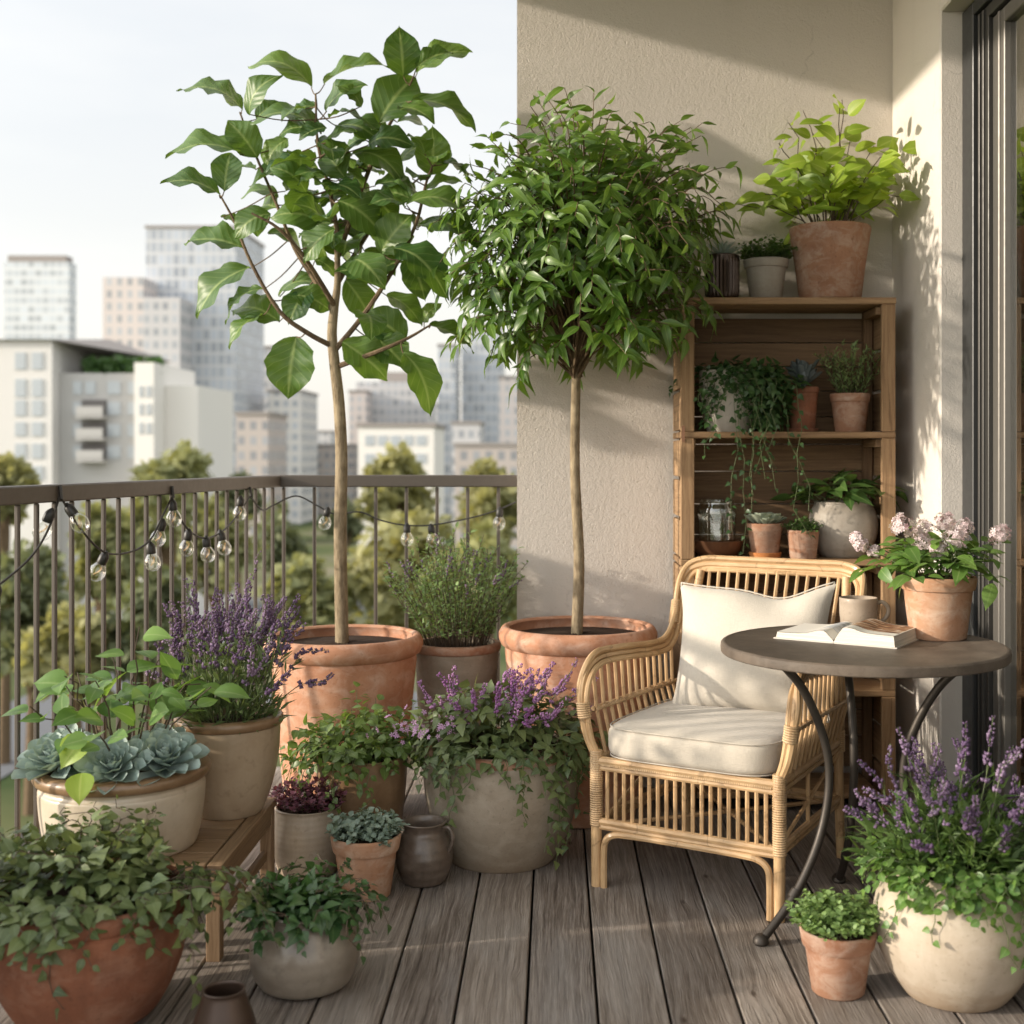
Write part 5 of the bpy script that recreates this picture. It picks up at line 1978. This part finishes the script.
# ================================================================== round table
TXC, TYC, TZ = .885, 3.60, .808
table = thing('bistro_table', 'round bistro table with dark grey stone top on three curved iron legs', 'table', (TXC, TYC, 0))
mb = MB()
R_ = .405
mb.lathe([(.05, TZ - .03), (R_ - .004, TZ - .03), (R_ - .001, TZ - .027), (R_, TZ - .015), (R_ - .001, TZ - .004), (R_ - .006, TZ), (R_ - .012, TZ + .0005), (R_ - .016, TZ - .0015), (.002, TZ - .0015)], 96)
mb.build('tabletop', M['table'], table, sharp=30)
mb = MB()
mb.tube([(.28 * math.cos(a), .28 * math.sin(a), TZ - .036) for a in np.linspace(0, 2 * math.pi, 48, endpoint=False)], .007, 8, closed=True)
mb.build('support_ring', M['iron'], table)
for deg in (205.6, 331, 88):
    a = math.radians(deg)
    c_, s_ = math.cos(a), math.sin(a)
    mb = MB()
    pth = [(.28, .768), (.215, .70), (.158, .60), (.122, .49), (.122, .38), (.155, .26), (.215, .15), (.275, .078), (.345, .014)]
    mb.tube(catmull([(r * c_, r * s_, z) for r, z in pth], 7), .0125, 10)
    leg = mb.build('leg', M['iron'], table)
    mb = MB()
    mb.lathe([(.018, 0), (.023, .006), (.022, .016), (.014, .026), (.004, .03)], 20, c=(.352 * c_, .352 * s_, 0), closed_top=True)
    mb.build('foot', M['iron'], leg)
    mb = MB()
    mb.tube([(.232 * c_, .232 * s_, .131), (.246 * c_, .246 * s_, .113)], .0155, 10)
    mb.build('weld_collar', M['iron'], leg)
TT = TZ - .0015

# open book
bk = thing('open_book', 'thick open picture book with cream page edges lying on the round table', 'book', (.865, 3.70, TT), math.radians(-33))


def m_page():
    t_ = NT('printed_page')
    uv = t_.n('TexCoord').outputs['UV']
    x = t_.n('SeparateXYZ', Vector=uv)
    u, v = x.outputs[0], x.outputs[1]

    def rect(u0, u1, v0, v1):
        a = t_.math('MULTIPLY', t_.math('GREATER_THAN', u, u0), t_.math('LESS_THAN', u, u1))
        b_ = t_.math('MULTIPLY', t_.math('GREATER_THAN', v, v0), t_.math('LESS_THAN', v, v1))
        return t_.math('MULTIPLY', a, b_)
    n1 = t_.noise(t_.mapping(uv, (6, 14, 1)), 1.0, 5, .6, .8)
    pic = t_.ramp(n1, [(.36, (.045, .022, .012)), (.48, (.25, .11, .05)), (.56, (.5, .33, .2)), (.66, (.72, .68, .63))])
    n2 = t_.noise(t_.mapping(uv, (3, 9, 1)), 1.0, 4)
    pic2 = t_.ramp(n2, [(.38, (.30, .31, .33)), (.6, (.62, .62, .63))])
    c = t_.mix(rect(.56, .99, .22, .985), (.78, .74, .67), pic)
    c = t_.mix(rect(.30, .47, .30, .93), c, pic2)
    return t_.end(t_.bsdf(c, .6, spec=.3))


BWd, BHt = .178, .222


def page_z(x):
    """height of the open pages across the spread"""
    a = abs(x) / BWd
    thick = .034 if x > 0 else .019
    return .004 + (thick + .012 * math.exp(-((a - .22) / .2) ** 2)) * min(1, (a / .16) ** .7 if a > 0 else 0) - .004 * a


mb = MB()
mb.box((-BWd / 2 - .004, 0, .0015), (BWd + .006, BHt + .008, .003))
mb.box((BWd / 2 + .004, 0, .0015), (BWd + .006, BHt + .008, .003))
mb.build('cover', m_plain('book_cover', (.62, .58, .52), .6), bk)
nx = 36
xs = np.linspace(-BWd, BWd, nx * 2 + 1)
for sg in (-1, 1):
    xs = np.linspace(0, sg * BWd, nx)
    top = np.array([[x, page_z(x)] for x in xs])
    mb = MB()
    nl = 7
    V, fs = [], []
    for yy in (-BHt / 2, BHt / 2):
        for (x, z) in top:
            for l in range(nl):
                V.append((x + sg * .003 * (l / (nl - 1)) * (1 if abs(x) > BWd * .9 else 0) * (-1), yy, .0035 + (z - .0035) * l / (nl - 1)))
    for i_ in range(nx - 1):
        for l in range(nl - 1):
            a_ = i_ * nl + l
            q = (a_, a_ + nl, a_ + nl + 1, a_ + 1)
            fs.append(q if sg > 0 else q[::-1])
            q2 = tuple(k_ + nx * nl for k_ in q)
            fs.append(q2[::-1] if sg > 0 else q2)
    for l in range(nl - 1):
        a_ = (nx - 1) * nl + l
        q = (a_, a_ + nx * nl, a_ + nx * nl + 1, a_ + 1)
        fs.append(q if sg > 0 else q[::-1])
    mb._add(V, fs, [[(0, 0)] * 4] * len(fs), False)

    def m_edge():
        t_ = NT('page_edges')
        ob = t_.n('TexCoord').outputs['Object']
        n_ = t_.noise(t_.mapping(ob, (4, 4, 900)), 1, 3)
        c = t_.ramp(n_, [(.35, (.50, .45, .38)), (.6, (.74, .69, .60))])
        return t_.end(t_.bsdf(c, .85))
    mb.build('page_block', m_edge(), bk)
mb = MB()
xs = np.linspace(-BWd + .001, BWd - .001, 2 * nx)
mb.grid(lambda a_, b_: (xs[int(round(a_ * (2 * nx - 1)))], (b_ - .5) * BHt, page_z(xs[int(round(a_ * (2 * nx - 1)))]) + .0012), 2 * nx, 6)
mb.build('open_pages', m_page(), bk, sharp=180)

# mug
mug = thing('coffee_mug', 'beige stoneware mug of coffee with looped handle behind the open book', 'mug', (.945, 3.895, TT))
mb = MB()
mb.lathe([(.036, 0), (.046, .003), (.054, .02), (.0575, .05), (.058, .085), (.0585, .098), (.057, .1), (.0545, .098), (.0535, .08), (.053, .06)], 40)
mb.build('mug_body', M['mug'], mug)
mb = MB()
mb.lathe([(.0525, .084), (.001, .0842)], 32, closed_bottom=False)
mb.build('coffee', M['coffee'], mug)
mb = MB()
mb.tube(catmull([(.056, 0, .082), (.074, -.006, .086), (.09, -.010, .07), (.088, -.010, .046), (.072, -.004, .026), (.054, 0, .022)], 6), .0062, 8)
mb.build('handle', M['mug'], mug)

# flowering pot on the table
rng = np.random.default_rng(50)
t = thing('potted_hydrangea', 'pink flowering plant in a chalky terracotta pot standing on the round table', 'potted plant', (1.138, 3.715, TT))
rs, zs = pot(t, classic(.112, .082, .182, .036), M['terra_pale'], .010, .012, smooth=0)
fo, fl, st = Fol(rng), Fol(rng), MB()
stem_plant(rng, fo, st, zs, .08, 24, .17, .15, 8, .062, T_OVATE, .25, 1.0, .2, .1, .002, .5, .015)
stem_plant(rng, fo, st, zs, .08, 8, .12, .21, 6, .075, T_OVATE, .4, .9, .5, -.05, .002, .4, .02)
heads = [(-.112, -.03, .165, .036), (-.06, -.04, .118, .027), (.035, -.05, .125, .034), (-.02, -.07, .092, .024), (.03, .03, .17, .03), (.085, .02, .155, .027), (.175, -.02, .135, .032), (-.225, .02, .105, .02), (-.235, .03, .125, .018), (-.185, .02, .085, .015), (-.03, .05, .15, .026), (.0, .02, .105, .02)]
for hx_, hy_, hz_, hr_ in heads:
    c_ = np.array([hx_, hy_, zs + hz_])
    d = rdir(rng, 90)
    d = d[d[:, 2] > -.75]
    fl.add(T_FLORET, c_ + d * hr_ * rng.uniform(.65, 1.12, (len(d), 1)), unit(d + rdir(rng, len(d)) * .45), rdir(rng, len(d)), rng.uniform(.012, .02, len(d)), 1.0)
    st.tube(catmull([(hx_ * .2, hy_ * .2, zs - .005), (hx_ * .55, hy_ * .5, zs + hz_ * .6), tuple(c_ - np.array([0, 0, hr_ * .3]))], 4), .0018, 5)
finish(t, fo, 'green', st, 'stem', fl, 'petal')

# ================================================================== wooden shelf
SX0, SX1, SYF, SYB, SHH = .472, 1.29, 4.72, 5.04, 1.946
shelf = thing('wooden_shelf', 'reclaimed wood crate shelf full of pots in the corner behind the armchair', 'shelf', ((SX0 + SX1) / 2, (SYF + SYB) / 2, 0))
wS, dS = SX1 - SX0, SYB - SYF
levels = [.46, .954, 1.438]
mb = MB()
for k in range(3):
    mb.box((0, -dS / 2 + (k + .5) * dS / 3, SHH - .013), (wS, dS / 3 - .004, .026), grain=0)
mb.build('top_board', M['shelf'], shelf, bevel=.003)
for z in levels + [.075]:
    mb = MB()
    for k in range(3):
        mb.box((0, -dS / 2 + .002 + (k + .5) * (dS - .02) / 3, z - .012), (wS - (.004 if z > .1 else .13), (dS - .02) / 3 - .004, .024), grain=0)
    mb.build('shelf_board', M['shelf'], shelf, bevel=.003)
zb = [0] + levels + [SHH - .026]
for sx in (-1, 1):
    for i_ in range(4):
        z0_, z1_ = zb[i_] + .0005, zb[i_ + 1] - (.0245 if i_ < 3 else .0005)
        mb = MB()
        mb.box((sx * (wS / 2 - .029), -dS / 2 + .013, (z0_ + z1_) / 2), (.052, .022, z1_ - z0_), grain=2)
        mb.build('front_post', M['shelf'], shelf, bevel=.003)
        mb = MB()
        mb.box((sx * (wS / 2 - .045), dS / 2 - .055, (z0_ + z1_) / 2), (.036, .036, z1_ - z0_), grain=2)
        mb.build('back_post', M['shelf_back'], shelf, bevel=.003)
        mb = MB()
        zl = z0_
        for q in range(3):
            hh = (z1_ - z0_) / 3
            mb.box((sx * (wS / 2 - .012), .012, z0_ + (q + .5) * hh), (.018, dS - .055, hh - .014), grain=1)
        mb.build('side_boards', M['shelf'], shelf, bevel=.002)
        mb = MB()
        if i_ > 0:
            mb.box((sx * (wS / 2 - .045), -.012, z1_ - .018), (.04, dS - .13, .03), grain=1)
            mb.build('corner_batten', M['shelf'], shelf, bevel=.002)
mb = MB()
zz_ = .1
rg = np.random.default_rng(77)
while zz_ < SHH - .05:
    hh = rg.uniform(.095, .135)
    hh = min(hh, SHH - .03 - zz_)
    mb.box((0, dS / 2 - .022 + rg.uniform(-.003, .003), zz_ + hh / 2), (wS - .05, .014, hh - .0035), grain=0)
    zz_ += hh
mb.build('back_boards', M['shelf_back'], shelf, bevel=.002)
mb = MB()
mb.box((wS / 2 - .03, -dS / 2 - .0025, .62), (.018, .003, .02))
mb.box((-wS / 2 + .012, -dS / 2 - .0025, 1.43), (.012, .003, .06))
mb.build('metal_bracket', M['copper'], shelf)


def sp(px, Y):
    return (px - CX) * Y / F


ZA, ZB_, ZC = SHH + .0003, levels[2] + .0003, levels[1] + .0003
# --- on top
Yq = 4.84
rng = np.random.default_rng(60)
t = thing('potted_chartreuse_shrub', 'bright yellow green broad leaved plant in a large terracotta pot on top of the shelf', 'potted plant', (sp(830, Yq), Yq, ZA))
rs, zs = pot(t, [(.112, 0), (.118, .005), (.135, .14), (.154, .262), (.156, .274), (.154, .28)], M['terra_old'], .012, .03, smooth=0)
fo, st = Fol(rng), MB()
stem_plant(rng, fo, st, zs, .10, 20, .58, .27, 9, .108, T_BROAD[:2] + T_OVATE, .25, .9, .28, .05, .0035, .5, .03, .85)
stem_plant(rng, fo, st, zs, .08, 7, .30, .34, 5, .11, T_OVATE, .5, .9, .5, -.1, .003, .3, .03, .6)
finish(t, fo, 'lime', st, 'stem_dark')

t = thing('potted_grassy_succulent', 'spiky blue green succulent in a ribbed dark bronze pot on top of the shelf', 'potted plant', (sp(722, 4.82), 4.82, ZA))
H_ = .17
mb = MB()
nrib = 28
ang = np.linspace(0, 2 * math.pi, nrib * 4, endpoint=False)
prof = catmull([(.05, 0), (.062, .012), (.065, .06), (.065, .12), (.066, .15)], 4)


def ribbed(u, v):
    z = v * H_
    r = np.interp(z, prof[:, 1], prof[:, 0]) + .0025 * math.cos(u * 2 * math.pi * nrib) * (1 if .1 < v < .92 else 0)
    return np.array([r * math.cos(u * 2 * math.pi), r * math.sin(u * 2 * math.pi), z])


mb.grid(ribbed, nrib * 6, 18, closed_u=True)
mb.lathe([(.066, H_), (.062, H_ + .003), (.058, H_), (.057, H_ - .04)], 48, closed_bottom=False)
mb.lathe([(.001, .001), (.05, .0005)], 24, closed_bottom=False)
mb.build('ribbed_pot', M['bronze'], t)
mb = MB()
mb.lathe([(.058, H_ - .02), (.001, H_ - .015)], 24, closed_bottom=False)
mb.build('soil', M['soil'], t)
fo = Fol(rng)
rosette(rng, fo, (0, 0, H_ - .015), .115, 46, .42, 1.4, .45, T_LANCE[:1])
fo.build('foliage', M['succ'], t)

t = thing('potted_herb', 'small leaved green herb in a grey pot on top of the shelf', 'potted plant', (sp(766, 4.83), 4.83, ZA))
rs, zs = pot(t, classic(.088, .062, .155, .03), M['grey_clay'], .009, .01, smooth=0)
fo, st = Fol(rng), MB()
stem_plant(rng, fo, st, zs - .005, .08, 80, .105, .05, 11, .017, T_ROUND, .3, 1.0, .15, .4, .001, .45, .002)
finish(t, fo, 'deepgreen', st, 'stem')

# --- middle shelf
Yq = 4.85
rng = np.random.default_rng(61)
t = thing('potted_trailing_vine', 'dark green vine in a whitish pot trailing over the edge of the upper shelf board', 'potted plant', (sp(728, Yq), Yq, ZB_))
rs, zs = pot(t, [(.07, 0), (.082, .006), (.102, .08), (.112, .17), (.112, .225), (.115, .235)], M['white_clay'], .010, .02, smooth=5)
fo, st = Fol(rng), MB()
mound(rng, fo, (.06, -.03, zs - .02), .20, .13, .10, 420, .036, T_HEART, 1.0, -.5, .25, .35)
mound(rng, fo, (.14, -.05, .12), .10, .085, .13, 330, .036, T_HEART, 1.0, -.9, .25, .35)
for k in range(30):
    a = rng.uniform(-2.6, .15)
    o = np.array([math.cos(a), math.sin(a)])
    vine(rng, fo, st, (o[0] * rs * .9 + .03, o[1] * rs * .8, zs + .02), o, rng.uniform(.03, .09), rng.uniform(.06, .25), .034, T_HEART, .019, 1.0)
for x_, dr in ((-.03, .38), (0, .50), (.03, .44), (.07, .58), (.10, .42), (.15, .50), (.19, .36), (.05, .66), (.20, .60), (-.06, .30), (.12, .34)):
    vine(rng, fo, st, (x_, -.13, .20), (rng.uniform(-.3, .3), -1), .05, dr, .03, T_HEART, .03, .9, .0018, .022)
vine(rng, fo, st, (-.08, -.12, .15), (-.5, -1), .07, .18, .034, T_HEART, .02)
finish(t, fo, 'ivy_dark', st, 'stem')

t = thing('potted_dark_succulent', 'dark grey leaved succulent in a slim terracotta pot with saucer on the upper shelf board', 'potted plant', (sp(803, 4.86), 4.86, ZB_))
rs, zs = pot(t, [(q[0], q[1] + .008) for q in classic(.062, .046, .165, .02, .004)], M['terra_red'], .007, .01, smooth=0)
mb = MB()
mb.lathe([(.045, 0), (.056, .003), (.06, .014), (.057, .015), (.052, .006), (.03, .006)], 40)
mb.build('saucer', M['terra_red'], t)
fo = Fol(rng)
m = 54
az = np.arange(m) * 2.39996
el = rng.uniform(.35, 1.45, m)
dd = np.stack([np.cos(az) * np.cos(el), np.sin(az) * np.cos(el), np.sin(el)], 1)
bp = np.stack([np.cos(az) * .03 * rng.random(m), np.sin(az) * .03 * rng.random(m), zs + .005 + .05 * rng.random(m)], 1)
fo.add(T_SUCC, bp, dd, np.stack([-np.cos(az) * np.sin(el), -np.sin(az) * np.sin(el), np.cos(el)], 1), rng.uniform(.045, .08, m), .62)
fo.build('foliage', M['succ_dark'], t)

t = thing('potted_rosemary', 'upright rosemary in a mottled terracotta pot at the right end of the upper shelf board', 'potted plant', (sp(850, 4.86), 4.86, ZB_))
rs, zs = pot(t, classic(.078, .058, .148, .03, .004), M['terra_old'], .008, .012, smooth=0)
fo, st = Fol(rng), MB()
for i in range(30):
    a = i * 2.39996
    u = math.sqrt((i + .5) / 30)
    o = np.array([math.cos(a), math.sin(a), 0])
    hh = .22 * (1 - .2 * rng.random()) * (1 - .3 * u * u)
    tt_ = np.linspace(0, 1, 5)[:, None]
    p = o * .045 * u + np.array([0, 0, zs]) + UP * hh * tt_ + o * .10 * u * tt_ ** 1.2 + rng.normal(0, .006, (5, 3)) * tt_
    polytube(st, p, .0018, .001, 4)
    k = 34
    tq = np.linspace(.08, 1, k)
    q, d = along(p, tq)
    fo.add(T_NEEDLE, q, unit(rdir(rng, k) * np.array([1, 1, .4]) + d * .9), unit(UP + rdir(rng, k) * .6), .024 * rng.uniform(.7, 1.2, k), 1.9, np.clip(rng.normal(.25 + .5 * tq, .2), 0, 1))
finish(t, fo, 'sage', st, 'stem_dark')

# --- lower shelf
t = thing('copper_bowl', 'shallow dark copper bowl under the glass jar on the lower shelf board', 'bowl', (sp(717, 4.85), 4.85, ZC))
mb = MB()
mb.lathe([(.05, 0), (.068, .004), (.09, .03), (.104, .062), (.106, .066), (.103, .067), (.094, .045), (.075, .014), (.04, .01), (.002, .01)], 56)
mb.build('bowl_body', M['copper'], t)
t = thing('glass_jar', 'clear ribbed glass jar standing in the copper bowl on the lower shelf board', 'jar', (sp(717, 4.85), 4.85, ZC + .011))
mb = MB()
hj = .21
pr = [(.05, 0), (.066, .004)]
for k in range(6):
    z = .012 + k * .022
    pr += [(.071, z), (.0735, z + .011)]
pr += [(.078, .165), (.074, .185), (.066, .195), (.066, .205), (.069, .21), (.066, .212), (.063, .205), (.063, .195), (.071, .183), (.074, .165), (.067, .012), (.05, .006), (.002, .006)]
mb.lathe(pr, 56)
mb.build('jar_body', M['jar'], t, sharp=60)

rng = np.random.default_rng(62)
t = thing('potted_succulent', 'pale fleshy succulent in a worn terracotta pot on a bright orange saucer', 'potted plant', (sp(765, 4.81), 4.81, ZC))
rs, zs = pot(t, [(q[0], q[1] + .014) for q in classic(.070, .052, .118, .028, .003)], M['terra_old'], .008, .012, smooth=0)
mb = MB()
mb.lathe([(.05, 0), (.058, .003), (.063, .022), (.060, .023), (.055, .0135), (.03, .0135)], 40)
mb.build('saucer', M['orange'], t)
fo = Fol(rng)
for x_, y_, r_ in ((-.02, -.02, .055), (.03, -.01, .05), (0, .03, .055), (.025, .03, .045), (-.035, .02, .05), (.0, -.04, .035)):
    rosette(rng, fo, (x_, y_, zs + .012), r_, 22, .95, 1.4, .4)
fo.build('foliage', M['succ_pale'], t)

t = thing('potted_moss_ball', 'tight green cushion plant in a tiny weathered clay pot next to the orange saucer', 'potted plant', (sp(803, 4.775), 4.775, ZC))
rs, zs = pot(t, [(.046, 0), (.05, .005), (.056, .06), (.060, .10), (.058, .108)], M['terra_old'], .007, .01, smooth=5)
fo, st = Fol(rng), MB()
stem_plant(rng, fo, st, zs - .012, .055, 60, .075, .02, 10, .014, T_SMALL, .3, 1.0, .2, .4, .001, .25, .0)
finish(t, fo, 'deepgreen', st, 'stem')

t = thing('potted_peace_lily', 'broad leaved green plant in a large round grey pot on the lower shelf board', 'potted plant', (sp(843, 4.87), 4.87, ZC))
rs, zs = pot(t, [(.075, 0), (.09, .006), (.122, .06), (.134, .12), (.126, .17), (.112, .20), (.112, .212)], M['grey_clay'], .011, .02, smooth=6)
fo, st = Fol(rng), MB()
stem_plant(rng, fo, st, zs, .09, 20, .15, .13, 4, .105, T_OVATE, .45, .8, .4, .15, .0025, .45, .025)
finish(t, fo, 'deepgreen', st, 'stem')

# ================================================================== string lights on the railing
sl = thing('string_lights', 'string of clear round bulbs on dark cable looped along the balcony railing', 'string lights', (RC[0], RC[1], 0))
LOC = np.array([RC[0], RC[1], 0])


def onrail(px, py, off=.03):
    """point just inside the left railing that shows at column px, row py"""
    k = (px - CX) / F
    y = (RC[0] - .16 * RC[1] + off) / (k - .16)
    return P(px, py, y) - LOC


def onback(px, py, Y=5.25):
    return P(px, py, Y) - LOC


wire = MB()
segs = [[onrail(*q) for q in ((-70, 600), (-30, 604), (0, 584), (30, 558), (48, 530), (60, 496))],
        [onrail(*q) for q in ((60, 496), (80, 528), (104, 552), (130, 552), (150, 540), (163, 515), (172, 497))],
        [onrail(*q) for q in ((172, 497), (180, 518), (192, 533), (207, 538), (224, 530), (240, 512), (250, 496))],
        [onrail(*q) for q in ((250, 496), (262, 510), (272, 506))] + [onback(296, 496)] + [onback(*q) for q in ((318, 506), (335, 514), (360, 512), (380, 520), (404, 525), (432, 525), (470, 518), (495, 511), (516, 502))]]
for s_ in segs:
    wire.tube(catmull(s_, 6), .0034, 6)
for px in (60, 172, 250):
    c_ = onrail(px, 492)
    wire.tube([c_ + np.array([.0, .0, .02]), c_ + np.array([.004, 0, -.02])], .006, 6)
wire.build('cable', M['wire'], sl)
bulb_me = sock_me = fil_me = None
BU = [(onrail(-2, 586), 20), (onrail(52, 510), 25), (onrail(67, 505), -35), (onrail(106, 553), 25), (onrail(150, 543), -8), (onrail(163, 520), 15), (onrail(172, 500), -6), (onrail(189, 530), 8), (onrail(206, 537), -6), (onrail(220, 531), -14), (onrail(241, 497), 5),
      (onback(328, 508), 12), (onback(407, 524), 0), (onback(431, 525), -6), (onback(500, 508), 4)]
for p, tilt in BU:
    if bulb_me is None:
        mb = MB()
        mb.lathe([(.004, -.094), (.014, -.091), (.0225, -.082), (.0265, -.068), (.0245, -.054), (.0175, -.042), (.0125, -.035)], 28, closed_bottom=True)
        b = mb.build('bulb', M['bulb'], sl, sharp=180)
        bulb_me = b.data
        mb = MB()
        mb.lathe([(.0135, -.037), (.015, -.034), (.015, -.012), (.012, -.005), (.006, .003), (.003, .006)], 16, closed_top=True)
        s_ = mb.build('socket', M['socket'], b)
        sock_me = s_.data
        mb = MB()
        mb.tube([(.008 * math.cos(q) * (1 if q else 0), .008 * math.sin(q), -.045 - .03 * abs(math.sin(q * .5))) for q in np.linspace(0, 6.28 * 2, 30)], .0009, 4)
        f_ = mb.build('filament', M['fil'], b)
        fil_me = f_.data
    else:
        b = bpy.data.objects.new('bulb', bulb_me)
        COL.objects.link(b)
        b.parent = sl
        for nm, me_ in (('socket', sock_me), ('filament', fil_me)):
            c_ = bpy.data.objects.new(nm, me_)
            COL.objects.link(c_)
            c_.parent = b
    b.location = p
    b.rotation_euler = (0, math.radians(tilt), 0)
